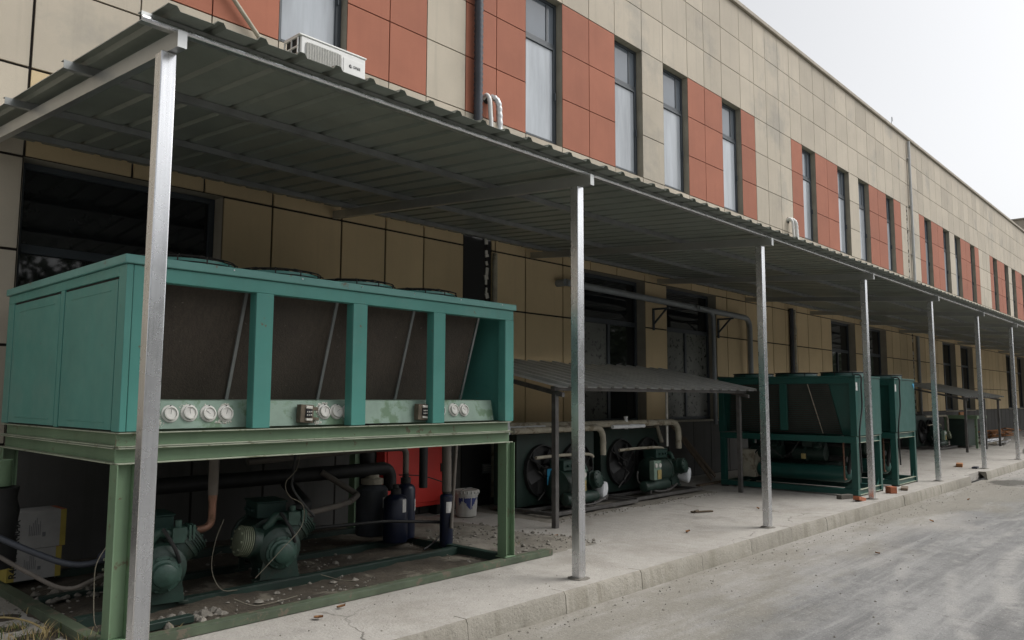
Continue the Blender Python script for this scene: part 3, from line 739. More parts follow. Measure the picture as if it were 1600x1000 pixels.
for lx, ly, b_ in ((.15, UY0-.006, 0), (3.385, UY0+.002, 0), (.15, 2.99, 0), (3.385, 2.99, 0)):
    c = MB(); w = .105; t = .008
    c.box(lx, lx+t, ly, ly+w, .07, 1.038); c.box(lx+w-t, lx+w, ly, ly+w, .07, 1.038); c.box(lx+t, lx+w-t, ly+w*.45, ly+w*.45+t, .07, 1.038)
    c.box(lx-.012, lx+w+.012, ly-.004, ly+w+.012, .058, .069)
    c.build('leg', M['stand_green'], st, bevel=.002)
c = MB(); c.box(.10, 3.98, .775, .782, .004, .05); c.box(.10, 3.98, .775, .85, .0505, .057); c.build('base_rail', M['rail_green'], st, bevel=.002)
c = MB(); c.box(.118, .126, .851, 3.5, .0, .05); c.box(.118, .195, .851, 3.5, .0505, .057); c.build('base_rail', M['rail_green'], st, bevel=.002)
for y0 in (1.42, 2.13, 2.95):
    c = MB(); c.box(.2, 3.42, y0, y0+.007, .004, .062); c.box(.2, 3.42, y0, y0+.07, .0625, .069); c.build('cross_rail', M['dark_green'], st, bevel=.002)
c = MB(); c.box(3.40, 3.47, .86, 2.95, .0705, .077); c.box(3.40, 3.407, .86, 2.95, .01, .07); c.build('cross_rail', M['dark_green'], st, bevel=.002)
c = MB(); c.box(.2, .75, 1.02, 1.09, .015, .058); c.build('cross_rail', M['dark_green'], st, bevel=.003)

# ------------------------------------------------------------------ compressors
def compressor(loc, rotz, label, group, white_end=False):
    root = thing('compressor', (0,0,0), label, 'compressor', group)
    G, V, P = M['compressor_green'], M['valve_green'], M['pale_fins']
    c = MB()   # body along +y: crankcase, flange, motor
    c.lathe([(.0,.10),(.015,.13),(.03,.155),(.06,.165),(.26,.17),(.265,.195),(.295,.195),(.30,.185),(.34,.19),(.60,.19),(.605,.205),(.63,.205),(.635,.18),(.67,.13),(.69,.05),(.69,0)], (0,0,.24), (0,1,0), 32)
    c.ext([(-.15,.02),(.15,.02),(.13,.14),(.13,.24),(-.13,.24),(-.13,.14)], 'y', .03, .25)
    body = c.build('body', G, root)
    c = MB()
    for k in range(12):
        a = 2*math.pi*k/12; c.lathe([(0,.009),(.014,.009)], (.182*math.cos(a), .268, .24+.182*math.sin(a)), (0,-1,0), 6)
        c.lathe([(0,.009),(.014,.009)], (.192*math.cos(a), .606, .24+.192*math.sin(a)), (0,-1,0), 6)
    c.build('flange_bolts', V, body)
    c = MB(); c.lathe([(0,.118),(.016,.118),(.02,.10),(.035,.098),(.04,.08),(.075,.074),(.085,.06),(.088,0)], (0,.012,.215), (0,-1,0), 28)
    for k in range(8):
        a = 2*math.pi*(k+.5)/8; c.lathe([(.014,.010),(.03,.010)], (.108*math.cos(a), .012, .215+.108*math.sin(a)), (0,-1,0), 6)
    c.build('bearing_cover', V, root)
    for sx in (-1, 1):
        d = Vector((-.93,-.12,.20) if sx < 0 else (.80,0,.60)).normalized(); o = Vector((0,.15,.25))
        c = MB(); c.lathe([(.10,.105),(.20,.108),(.205,.12),(.222,.12),(.226,.108)], o, d, 24)
        c.build('cylinder_bank', G, root)
        c = MB(); prof = [(.222,.10)]
        for k in range(5): prof += [(.226+.016*k,.112),(.233+.016*k,.112),(.234+.016*k,.098),(.241+.016*k,.098)]
        prof += [(.31,.085),(.318,.05),(.32,0)]
        c.lathe(prof, o, d, 24)
        for k in range(8):
            a = 2*math.pi*k/8; u = d.orthogonal().normalized(); w = d.cross(u)
            q = o + d*.30 + (u*math.cos(a)+w*math.sin(a))*.083; c.lathe([(0,.009),(.022,.009)], q, d, 6)
        c.build('cylinder_head', P if (sx < 0 and not white_end) else G, root)
    c = MB(); c.box(-.10,.13,.30,.60,.43,.545); c.box(-.11,.14,.29,.61,.546,.56)
    for k in range(3): c.cyl((-.10,.36+.08*k,.49), (-.135,.36+.08*k,.49), .016, 10)
    c.build('terminal_box', M['box_green'], root, bevel=.006)
    c = MB(); c.box(.06,.15,.04,.13,.40,.50); c.cyl((.15,.085,.46),(.21,.085,.46),.035,16); c.box(.165,.18,.04,.13,.41,.51); c.box(.19,.205,.04,.13,.41,.51)
    c.cyl((.105,.085,.50),(.105,.085,.545),.022,10); c.tube(spline([(.06,.09,.46),(-.02,.09,.47),(-.06,.10,.42),(-.09,.12,.38)]), .03, 12)
    c.build('service_valve', V, root, bevel=.004)
    c = MB(); c.tube(spline([(.0,.05,.50),(.03,.0,.44),(.07,-.02,.36),(.10,.0,.28)]), .013, 8)
    c.build('oil_line', M['black_rubber'], root)
    for sx in (-1, 1):
        for yy in (.05, .52):
            c = MB(); c.box(sx*.15-.035, sx*.15+.035, yy, yy+.07, 0, .018); c.box(sx*.13-.02, sx*.13+.02, yy+.02, yy+.05, .018, .10)
            c.build('foot', G, root, bevel=.003)
    if white_end:
        c = MB(); c.lathe([(.0,.09),(.10,.105),(.145,.118),(.165,.112),(.175,.085),(.178,.05),(.179,0)], (-.10,-.02,.16), (-.92,-.35,-.1), 28)
        c.build('frosted_cover', M['frost'], root)
    root.location = loc; root.rotation_euler = (0,0,rotz)
    return root
GC = 'green reciprocating compressors'
compressor((.69, 1.36, .05), R(-10), 'green compressor partly hidden behind the nearest galvanised post, copper pipe at its side', GC)
compressor((1.62, 1.46, .05), R(-12), 'green compressor with pale finned head, second from the left under the teal condenser', GC)

# ------------------------------------------------------------------ pipework and vessels under the big unit
def pipe(name, pts, r, m, label, cat='pipe', fil=.1, seg=12, group=None, rf=None):
    g = MB(); g.tube(fillet(pts, fil), r, seg, 0, rf); return tag(g.build(name, M[m], ang=60), label, cat, group)
cp = thing('copper_pipe', (1.05, 1.45, 1.0), 'copper discharge pipe dropping beside the leftmost green compressor, lower elbow bare', 'pipe')
c = MB(); c.tube([(1.055,1.45,z) for z in (1.10,.9,.74)], .034, 14); c.build('lagging_sleeve', M['lagging'], cp)
c = MB(); c.tube(fillet([(1.055,1.45,.75),(1.055,1.45,.515),(.89,1.445,.51)], .09), .026, 14)
c.lathe([(0,.030),(.05,.030)], (1.055,1.45,.70), (0,0,1), 14); c.build('elbow', M['copper'], cp)
pipe('suction_header', [(1.0,2.42,.72),(2.45,2.42,.72),(3.40,2.42,.72),(3.40,2.42,.50)], .065, 'black_rubber', 'thick black lagged header running level behind the two compressors', 'pipe', .16, 16)
pipe('lagged_riser', [(1.78,1.58,.53),(1.95,1.66,.56),(2.20,2.2,.58),(2.22,2.40,.66)], .055, 'black_rubber', 'short black lagged riser from the pale headed compressor up to the header', 'pipe', .12, 16)
pipe('liquid_line', [(1.84,1.55,.51),(2.30,1.72,.52),(2.52,1.86,.52)], .024, 'lagging', 'thin brown pipe leaving the valve of the pale headed compressor', 'pipe', .05)
pipe('diagonal_line', [(2.55,2.36,.74),(2.85,2.2,.52),(2.50,1.84,.52)], .028, 'lagging', 'brown pipe slanting down from the black header to the thin liquid pipe', 'pipe', .06)
pipe('upper_line', [(1.9,2.52,.86),(3.1,2.38,.92),(3.42,2.2,.93),(3.42,2.2,.55)], .030, 'lagging', 'brown pipe above the black header bending down into a blue cylinder', 'pipe', .07)
pipe('black_riser', [(3.25,2.6,.55),(3.25,2.6,1.2),(3.9,2.6,1.2)], .075, 'black_rubber', 'thick black lagged riser in front of the red cabinet', 'pipe', .16, 16)
pipe('black_riser', [(3.78,2.35,.5),(3.78,2.35,1.1)], .045, 'black_rubber', 'black lagged riser above the slim blue cylinder', 'pipe', .1, 14)
pipe('low_line', [(2.1,1.9,.33),(2.9,1.85,.31),(3.44,1.70,.26)], .014, 'black_rubber', 'thin black pipe crossing low in front of the blue cylinders', 'pipe', .05)
def vessel(name, x, y, z0, z1, r, m, label, cat, collar=None, lab=None, dome=.05):
    t = thing(name, (x, y, z0), label, cat)
    c = MB(); c.lathe([(0,r*.6),(.012,r*.93),(.03,r),(z1-z0-dome,r),(z1-z0-dome*.4,r*.82),(z1-z0,r*.4),(z1-z0+.012,r*.25)], (x,y,z0), (0,0,1), 28); c.build('shell', M[m], t)
    if lab:
        c = MB(); n = 6
        vs = []; 
        for k in range(n+1):
            a = R(lab[0]) + (k/n)*R(lab[1])
            for z in (lab[2], lab[3]): vs.append((x+(r+.0015)*math.cos(a), y+(r+.0015)*math.sin(a), z))
        c.add(vs, [(2*k, 2*k+2, 2*k+3, 2*k+1) for k in range(n)])
        c.build('paper_label', M['paper_label'], t)
    if collar:
        c = MB(); c.lathe([(0,collar),(.05,collar),(.06,collar*.6),(.09,collar*.6)], (x,y,z1), (0,0,1), 20); c.build('neck', M['black_rubber' if m != 'grey_blue_can' else 'insul_white'], t)
    return t
vessel('oil_separator', 3.18, 2.42, .08, .58, .155, 'grey_blue_can', 'dull grey blue tank with pale neck, leftmost vessel behind the pipes', 'pressure vessel', .11, (-85, 22, .36, .46))
vessel('accumulator', 3.14, 2.0, .07, .52, .115, 'blue_can', 'dark blue cylinder in front of the grey tank', 'pressure vessel', .05, (-95, 22, .36, .48))
vessel('accumulator', 3.34, 2.10, .07, .60, .095, 'blue_can', 'taller dark blue cylinder beside the red cabinet door', 'pressure vessel', .05, (-62, 20, .34, .45))
vessel('filter_drier', 3.44, 1.62, .04, .53, .062, 'blue_can', 'slim bright blue upright cylinder with white label near the right stand leg', 'filter drier', .04, (-135, 50, .36, .46), .02)
pipe('steel_tube', [(3.44,1.62,.55),(3.44,1.63,1.04)], .045, 'lagging', 'brown lagged tube above the slim blue cylinder', 'pipe', .05, 14)
pipe('slanted_tube', [(3.42,1.53,.22),(3.60,1.66,1.05)], .016, 'lagging', 'thin slanted tube leaning in front of the slim blue cylinder', 'pipe')
# wires
def wire(pts, r, m, label):
    g = MB(); g.tube(spline(pts), r, 6); return tag(g.build('cable', M[m], ang=80), label, 'cable')
wire([(1.76, 1.45, 1.08), (1.63, 1.3, 0.9), (1.54, 1.3, 0.8), (1.57, 1.3, 0.7), (1.69, 1.3, 0.62), (1.63, 1.22, 0.48), (1.46, 1.2, 0.34), (1.29, 1.25, 0.16)], .0032, 'wire_pale', 'pale loose wire dangling over the compressor with the pale finned head')
wire([(1.75, 1.5, 1.06), (1.67, 1.42, 0.85), (1.65, 1.38, 0.74), (1.75, 1.36, 0.6), (1.83, 1.36, 0.52)], .010, 'wire_dark', 'black cable hanging down to the valve of the pale headed compressor')
wire([(1.18, 1.52, 0.55), (1.1, 1.48, 0.4), (1.07, 1.45, 0.22), (1.12, 1.4, 0.09), (1.25, 1.42, 0.06)], .0032, 'wire_pale', 'thin pale wire looping left of the pale headed compressor')
wire([(0.34, 1.3, 0.55), (0.24, 1.26, 0.42), (0.225, 1.24, 0.26), (0.22, 1.2, 0.1), (0.24, 1.2, 0.05)], .0032, 'wire_pale', 'pale wire hanging left of the nearest green stand leg')
wire([(0.32, 1.3, 0.5), (0.3, 1.22, 0.35), (0.38, 1.2, 0.22), (0.44, 1.24, 0.12)], .0032, 'wire_pale', 'short pale wire curling beside the nearest stand leg')
wire([(1.03,1.05,.10),(1.14,.99,.05),(1.3,1.0,.04),(1.5,1.04,.04)], .0032, 'wire_pale', 'pale wire end lying on soil right of the nearest post')
wire([(1.83, 1.25, 0.1), (1.94, 1.15, 0.06), (2.02, 1.06, 0.05)], .0032, 'wire_pale', 'short grey wire on the soil below the pale headed compressor')
wire([(4.05,2.4,1.1),(4.02,2.3,.9),(4.05,2.25,.70),(3.98,2.2,.45),(3.80,2.0,.20),(3.45,1.75,.10),(3.15,1.6,.06)], .007, 'wire_dark', 'dark cable hanging in front of the red cabinet down to the soil')
wire([(3.66,2.6,.62),(3.9,2.5,.60),(4.1,2.4,.53)], .006, 'wire_dark', 'thin black lead sagging across the red cabinet')
for k, (pts, r, m, lb) in enumerate((
    ([(-.25,2.2,.62),(.08,1.9,.42),(.30,1.75,.33),(.55,1.72,.36),(.75,1.75,.38)], .020, 'black_hose', 'black hose bending past the upper carton to the blue filter'),
    ([(-.2,2.3,.50),(.05,1.9,.30),(.22,1.7,.20),(.42,1.7,.24),(.78,1.75,.33)], .014, 'lagging', 'thin brown hose sagging in front of the lower carton'))):
    g = MB(); g.tube(spline(pts), r, 10); tag(g.build('hose', M[m]), lb, 'hose')
g = MB(); g.lathe([(0,.02),(.03,.045),(.05,.05),(.26,.05),(.28,.045),(.31,.02)], (.42,1.74,.355), (1,.02,.10), 20)
tag(g.build('inline_filter', M['blue_can']), 'dark blue inline filter lying level beside the leftmost compressor', 'filter')
# black wrapped bundle at the far left
t = thing('wrapped_pipe_bundle', (-.12, 2.0, .55), 'dark wrapped pipe bundle at the far left under the condenser stand', 'pipe bundle')
g = MB(); 
g.tube([(-.10,2.25,z) for z in (.30,.42,.50,.58,.66,.74,.82)], .17, 20, 0, lambda i, r: r*(1 + .07*math.sin(i*2.1)))
g.build('wrapping', M['black_rubber'], t)
g = MB(); g.cyl((-.10,2.25,.83), (-.10,2.25,1.0), .12, 20); g.build('pipe_end', M['stand_green'], t)
g = MB(); g.cyl((.02,2.75,.4), (.05,2.75,1.05), .022, 12); tag(g.build('white_conduit', M['white_ring']), 'thin white upright conduit at the left behind the cartons', 'conduit')
# text helper
def text_mesh(txt, size, mtx, m, name, parent, ext=.0006, bold=0.0):
    cu = bpy.data.curves.new(name, 'FONT'); cu.body = txt; cu.size = size; cu.extrude = ext; cu.align_x = 'CENTER'; cu.align_y = 'CENTER'; cu.offset = bold
    to = bpy.data.objects.new(name, cu); COL.objects.link(to)
    dg = bpy.context.evaluated_depsgraph_get(); me = bpy.data.meshes.new_from_object(to.evaluated_get(dg))
    bpy.data.objects.remove(to); 
    off = Vector((0,0,0)); p = parent
    while p is not None: off += p.location; p = p.parent
    me.transform(Matrix.Translation(-off) @ mtx); me.materials.clear(); me.materials.append(m)
    o = bpy.data.objects.new(name, me); COL.objects.link(o); o.parent = parent; return o
def frame_mtx(o, xd, yd):
    xd = Vector(xd).normalized(); yd = Vector(yd).normalized(); zd = xd.cross(yd)
    return Matrix(((xd.x,yd.x,zd.x,o[0]),(xd.y,yd.y,zd.y,o[1]),(xd.z,yd.z,zd.z,o[2]),(0,0,0,1)))
# refrigerant cartons, two stacked
def carton(x0, y0, z0, dx, dy, dz, label, lower):
    t = thing('carton', (x0+dx/2, y0+dy/2, z0), label, 'carton', 'refrigerant cartons')
    c = MB(); c.box(x0+.05, x0+dx-.04, y0, y0+dy, z0, z0+dz); c.box(x0, x0+.05, y0, y0+dy, z0, z0+dz, 1 if lower else 0); c.box(x0+dx-.04, x0+dx, y0, y0+dy, z0, z0+dz, 1)
    c.box(x0+.05, x0+dx-.04, y0+.002, y0+dy, z0+dz, z0+dz+.002); c.box(x0+dx-.04, x0+dx, y0+.002, y0+dy, z0+dz, z0+dz+.002, 2)
    b = c.build('box', [M['carton_grey'], M['carton_yellow'], M['carton_orange']], t, smooth=False)
    c = MB()
    for k in range(7):
        c.box(x0+.11+.012*k, x0+.114+.012*k, y0-.0012, y0, z0+dz*.35, z0+dz*(.35+rnd.uniform(.25,.5)))
    c.box(x0+.20, x0+.222, y0-.0012, y0, z0+dz*.30, z0+dz*.42)
    c.build('small_print', M['ink_grey'], b, smooth=False)
    if lower: text_mesh('R404A', .066, frame_mtx((x0+.040, y0-.002, z0+dz*.52), (0,0,1), (-1,0,0)), M['ink'], 'lettering', b, bold=.0015)
    else: text_mesh('R404A', .06, frame_mtx((x0+.030, y0-.002, z0+dz*.50), (0,0,1), (-1,0,0)), M['ink'], 'lettering', b, bold=.0015)
carton(.17, 2.78, .07, .36, .26, .22, 'lower grey and yellow carton of the stacked pair under the condenser', True)
carton(.19, 2.78, .295, .36, .26, .27, 'upper grey carton with orange topped corner, resting on the other carton', False)
# bucket
bk = thing('bucket', (5.05, 3.02, 0), 'white lidded paint bucket with blue print beside the dark wall', 'bucket')
c = MB(); c.lathe([(0,.118),(.005,.122),(.25,.138),(.252,.146),(.29,.146)], (5.05,3.02,.012), (0,0,1), 32); c.build('tub', M['bucket_white'], bk)
c = MB(); c.lathe([(0,.150),(.02,.150),(.022,.14),(.018,.13),(.018,0)], (5.05,3.02,.303), (0,0,1), 32)
for k in range(20):
    a = 2*math.pi*k/20; c.box(5.05+.149*math.cos(a)-.008, 5.05+.149*math.cos(a)+.008, 3.02+.149*math.sin(a)-.008, 3.02+.149*math.sin(a)+.008, .285, .315)
c.build('lid', M['bucket_white'], bk)
c = MB(); n = 26
for k in range(n):
    a0 = R(-175) + k*R(4.6); a1 = a0 + R(4.6); 
    e0 = .15 + .05*math.sin(k*.35) + .035*mnoise.noise(Vector((k*.7,0,0))); e1 = .235 + .02*mnoise.noise(Vector((k*.9,4,0)))
    if k > 14: e0 += .05*rnd.random()
    if k % 9 == 5: continue
    def rr(z): return .1228 + (z-.017)*.0655 + .0012
    c.add([(5.05+rr(e0)*math.cos(a0),3.02+rr(e0)*math.sin(a0),e0),(5.05+rr(e0)*math.cos(a1),3.02+rr(e0)*math.sin(a1),e0),(5.05+rr(e1)*math.cos(a1),3.02+rr(e1)*math.sin(a1),e1),(5.05+rr(e1)*math.cos(a0),3.02+rr(e1)*math.sin(a0),e1)], [(0,1,2,3)])
c.build('blue_print', M['bucket_blue'], bk)
c = MB(); c.tube(spline([(4.91,2.97,.28),(4.87,2.93,.33),(4.93,2.89,.36),(5.01,2.88,.36)]), .004, 6); c.build('handle', M['galvanised_dull'], bk)
# red cabinet on the wall
rc = thing('red_cabinet', (4.55, 3.4, .12), 'bright red metal cabinet standing against the wall under the condenser', 'cabinet')
c = MB(); c.box(4.10, 5.03, 3.40, 3.56, .12, 1.02); c.build('body', M['red_paint'], rc, bevel=.006)
c = MB(); c.box(4.13, 5.00, 3.385, 3.399, .17, .99); c.build('door', M['red_paint'], rc, bevel=.004)
c = MB(); c.box(4.95, 4.97, 3.37, 3.384, .52, .62); c.build('handle', M['black_rubber'], rc)
for xx in (4.12, 4.93):
    c = MB(); c.box(xx, xx+.08, 3.42, 3.54, 0, .12); c.build('foot', M['black_rubber'], rc)
# wall sign
sg = thing('wall_sign', (5.99, WY, .48), 'small pale notice plate with faded lines on the dark lower wall', 'sign')
c = MB(); c.box(5.87, 6.10, WY-.006, WY+.008, .42, .545); c.build('plate', M['ink_grey'], sg, bevel=.002)
c = MB()
for j, z in enumerate((.512, .484, .456)):
    x = 5.89
    while x < 6.06:
        w = rnd.uniform(.012, .03); c.box(x, x+w, WY-.0075, WY-.006, z, z+.012); x += w + .008
c.build('faded_text', M['carton_grey'], sg, smooth=False)
# dark wall conduits beside the stripped joint
g = MB()
g.tube([(6.055, WY-.035, z) for z in (.1, 1.2, 2.4, 3.1, 3.42)], .035, 12, 0, lambda i, r: r*(1+.12*math.sin(i*3)))
tag(g.build('wall_conduit', M['insul_white']), 'pale flaking conduit climbing the wall right of the black strip', 'conduit')

# ------------------------------------------------------------------ air conditioner outdoor unit on the canopy roof
ac = thing('air_conditioner', (2.95, 3.05, 4.6), 'white air conditioner outdoor unit with round cornered grille on the canopy roof', 'air conditioner')
ax0, ax1, ay0, ay1, az0, az1 = 2.57, 3.41, 3.0, 3.30, 4.60, 5.185
c = MB(); c.box(ax0+.02, ax1, ay0, ay1-.02, az0, az1-.012); c.build('casing', M['white_plastic'], ac, bevel=.016, seg=4)
c = MB(); c.box(ax0-.006, ax1+.008, ay0-.008, ay1, az1-.014, az1+.006); c.build('top_cover', M['white_plastic'], ac, bevel=.006, seg=3)
def rrect(x0, x1, z0, z1, r, n=6):
    out = []
    for cx, cz, a0 in ((x1-r,z1-r,0),(x0+r,z1-r,90),(x0+r,z0+r,180),(x1-r,z0+r,270)):
        for k in range(n+1):
            a = R(a0 + 90*k/n); out.append((cx + r*math.cos(a), cz + r*math.sin(a)))
    return out
c = MB(); c.ext(rrect(ax0+.065, ax0+.525, az0+.05, az1-.06, .06), 'y', ay0-.004, ay0-.001); gr = c.build('grille', M['grille'], ac)
c = MB()
for k in range(34): c.box(ax0+.075, ax0+.515, ay0-.010, ay0-.005, az0+.06+.0137*k, az0+.0645+.0137*k)
for k in range(14): c.box(ax0+.09+.0315*k, ax0+.094+.0315*k, ay0-.014, ay0-.0105, az0+.055, az1-.065)
c.build('grille_bars', M['white_ring'], gr, smooth=False)
c = MB(); c.box(ax0+.545, ax1-.03, ay0-.006, ay0-.001, az0+.05, az1-.075); c.build('front_panel', M['white_plastic'], ac, bevel=.006)
mt = frame_mtx((ax0+.715, ay0-.0075, az1-.155), (1,0,0), (0,0,1))
text_mesh('GREE', .042, mt, M['ink'], 'lettering', ac, bold=.0006)
c = MB(); ex, ez = ax0+.635, az1-.155
c.lathe([(0,.021),(.0015,.021)], (ex, ay0-.0062, ez), (0,-1,0), 24)
c.build('emblem', M['ink'], ac)
c = MB(); c.ext([(ex-.002,ez-.006),(ex+.022,ez-.006),(ex+.022,ez+.002),(ex+.006,ez+.002),(ex+.012,ez+.018),(ex+.003,ez+.019)], 'y', ay0-.0090, ay0-.0079); c.build('emblem_cut', M['white_plastic'], ac, smooth=False)
# open side cage and condenser behind it
c = MB()
for z in (az0+.05, az0+.19, az0+.33, az0+.45, az1-.03): c.box(ax0-.006, ax0+.012, ay0+.03, ay1, z, z+.018)
for y in (ay0+.03, ay0+.15, ay1-.015): c.box(ax0-.005, ax0+.010, y, y+.015, az0, az1-.02)
c.build('side_guard', M['white_plastic'], ac, bevel=.003)
c = MB(); c.box(ax0+.014, ax0+.0195, ay0+.03, ay1-.03, az0+.02, az1-.03); c.build('condenser_fins', M['black_rubber'], ac, smooth=False)
c = MB()
for xx in (ax0+.1, ax1-.14): c.box(xx, xx+.04, ay0-.02, ay1+.02, az0-.06, az0); c.cyl((xx+.02, ay0+.05, roofz(3.05)), (xx+.02, ay0+.05, az0-.06), .02, 10); c.cyl((xx+.02, ay1-.03, roofz(3.27)), (xx+.02, ay1-.03, az0-.06), .02, 10)
c.build('support_frame', M['galvanised_dull'], ac)

# corrugated black hose up the wall, pipe loops through the wall, slanted conduit
g = MB(); n = 190
g.tube([(5.665, WY-.075, 3.60 + k*(7.3/n)) for k in range(n+1)], .066, 14, 0, lambda i, r: r*(1.02 if i % 2 else .84))
tag(g.build('corrugated_hose', M['black_hose'], ang=80), 'thick black corrugated hose climbing the red wall panels', 'hose')
def pipe_loop(x, z, label, mats):
    t = thing('refrigerant_pipes', (x, WY, z), label, 'pipe bundle', 'lagged pipe pairs leaving the upper wall')
    c = MB(); c.tube(spline([(x-.02,WY+.01,z-.01),(x-.03,WY-.07,z+.02),(x-.03,WY-.13,z-.06),(x-.02,WY-.14,z-.25),(x-.01,WY-.15,z-.55),(x,WY-.15,z-1.6)]), .030, 12); c.build('white_pipe', M[mats[0]], t)
    c = MB(); c.tube(spline([(x+.08,WY+.01,z),(x+.09,WY-.07,z+.02),(x+.13,WY-.14,z-.06),(x+.15,WY-.15,z-.25),(x+.15,WY-.16,z-.6),(x+.15,WY-.16,z-1.6)]), .042, 14, 0, lambda i, r: r*(1+.10*math.sin(i*1.9))); c.build('taped_pipe', M[mats[1]], t)
    c = MB(); c.tube(spline([(x+.03,WY+.01,z+.02),(x+.03,WY-.06,z+.02),(x+.05,WY-.10,z-.08),(x+.06,WY-.11,z-.6),(x+.06,WY-.11,z-1.6)]), .014, 8); c.build('copper_line', M[mats[2]], t)
    c = MB(); c.lathe([(0,.07),(.006,.07)], (x+.03, WY-.002, z), (0,-1,0), 20); c.build('wall_hole', M['joint'], t)
pipe_loop(5.86, 5.60, 'white and silver taped pipe pair beside the black corrugated hose', ('white_plastic','silver_tape','copper'))
pipe_loop(15.95, 5.60, 'white taped pipe pair between beige and red panels further along the wall', ('white_plastic','white_plastic','black_rubber'))
g = MB(); g.tube([(1.35,WY-.05,6.35),(2.15,WY-.05,5.50),(2.40,WY-.05,5.245),(2.46,WY-.06,5.18)], .024, 12)
tag(g.build('slanted_conduit', M['insul_white']), 'pale slanted conduit crossing the red panels left of the air conditioner', 'conduit')

# long wall pipe on brackets under the canopy
wp = thing('bracket_pipe', (10.5, WY-.17, 3.1), 'long grey pipe on triangular brackets along the wall with two drops', 'pipe')
c = MB(); c.tube(fillet([(7.45,WY-.17,3.16),(13.5,WY-.17,3.08),(13.5,WY-.17,1.9)], .25, 8), .055, 14)
c.tube(fillet([(7.45,WY-.17,3.16),(7.45,WY+.02,3.16)], .05), .055, 14)
c.build('main_run', M['grey_pvc'], wp)
c = MB(); c.tube(fillet([(11.2,WY-.285,3.10),(11.75,WY-.285,3.06),(11.75,WY-.285,.95)], .18, 8), .038, 12); c.build('drop', M['grey_pvc'], wp)
for bx in (10.1, 12.45):
    c = MB(); c.box(bx-.02, bx+.02, WY-.34, WY-.001, 2.975, 3.005); c.box(bx-.02, bx+.02, WY-.030, WY-.001, 2.62, 2.974)
    c.add([(bx-.012,WY-.29,2.974),(bx+.012,WY-.29,2.974),(bx+.012,WY-.25,2.974),(bx-.012,WY-.25,2.974),(bx-.012,WY-.03,2.72),(bx+.012,WY-.03,2.72),(bx+.012,WY-.03,2.76),(bx-.012,WY-.03,2.76)], [(0,1,5,4),(1,2,6,5),(2,3,7,6),(3,0,4,7),(0,3,2,1),(4,5,6,7)])
    c.build('bracket', M['window_metal'], wp)
g = MB(); g.tube([(15.85, WY-.06, z) for z in (.2,1.5,2.6,3.5)], .05, 12); tag(g.build('wall_conduit', M['black_hose']), 'dark pipe climbing the tan wall behind the nearer chiller', 'conduit')
g = MB(); g.tube([(16.02+.012*math.sin(z*7), WY-.06, z) for z in [k*.12 for k in range(2, 30)]], .035, 10, 0, lambda i, r: r*(1+.2*math.sin(i*1.7))); tag(g.build('wall_conduit', M['insul_white']), 'pale lumpy lagged pipe climbing the wall behind the nearer chiller', 'conduit')

# ------------------------------------------------------------------ sheds
def shed(x0, x1, yf, yb, zf, zb, posts, label, first):
    t = thing('shed', ((x0+x1)/2, yf, 0), label, 'shed', 'low lean-to sheds')
    sl = (zb-zf)/(yb-yf); vs = []; fs = []; prof = []; x = x0
    while x < x1:
        prof += [(x,0),(x+.17,0),(x+.185,.036),(x+.255,.036)]; x += .27
    prof.append((x,0)); n = len(prof); off = [0]
    # sheets ends are uneven at the back
    for th_ in (0,.0015):
        for k in (0, 1):
            for i, (px, pz) in enumerate(prof):
                y = yf if k == 0 else yb
                if k == 1: y += .10*((i//16) % 2) + .03*mnoise.noise(Vector((i*.3,0,0)))
                if k == 0: y += .02*((i//16) % 2)
                vs.append((px, y, zf + sl*(y-yf) + pz + th_))
    for s_ in (0, 2*n):
        for i in range(n-1): fs.append((s_+i, s_+i+1, s_+n+i+1, s_+n+i))
    for i in range(n-1): fs.append((i, i+1, 2*n+i+1, 2*n+i)); fs.append((n+i, n+i+1, 3*n+i+1, 3*n+i))
    c = MB(); c.add(vs, fs); c.build('roof_sheet', M['shed_sheet'], t, smooth=False)
    c = MB(); c.box(x0+.03, x1-.06, yf+.08, yf+.14, zf-.052+sl*.08, zf-.004+sl*.08); c.build('front_beam', M['shed_steel'], t, bevel=.003)
    for px, py in posts:
        c = MB(); c.box(px-.03, px+.03, py-.03, py+.03, 0, zf-.07); c.build('post', M['shed_steel'], t, bevel=.003)
        c = MB(); d = yb - py
        for zz in (0,):
            y0, y1 = yf+.02, yb; z0_ = zf + sl*(y0-yf) - .062; z1_ = zf + sl*(y1-yf) - .062
            c.add([(px-.025,y0,z0_-.05),(px+.025,y0,z0_-.05),(px+.025,y1,z1_-.05),(px-.025,y1,z1_-.05),(px-.025,y0,z0_),(px+.025,y0,z0_),(px+.025,y1,z1_),(px-.025,y1,z1_)], [(0,3,2,1),(4,5,6,7),(0,1,5,4),(1,2,6,5),(2,3,7,6),(3,0,4,7)])
        c.build('rafter', M['shed_steel'], t, bevel=.003)
    return t
shed(5.05, 9.78, 1.58, 3.30, 1.545, 1.91, [(5.16,1.72),(9.67,1.77)], 'nearer low lean-to shed with grey corrugated roof over the two condensing units', True)
shed(22.3, 26.7, 1.45, 3.25, 1.50, 1.90, [(22.46,1.55),(24.42,1.50),(26.5,1.55)], 'far low lean-to shed with corrugated roof beyond the chillers', False)
g = MB(); g.cyl((8.85,2.55,1.7), (8.85,2.55,.70), .018, 10); tag(g.build('white_conduit', M['white_ring']), 'thin white upright conduit dropping from the nearer shed roof', 'conduit')

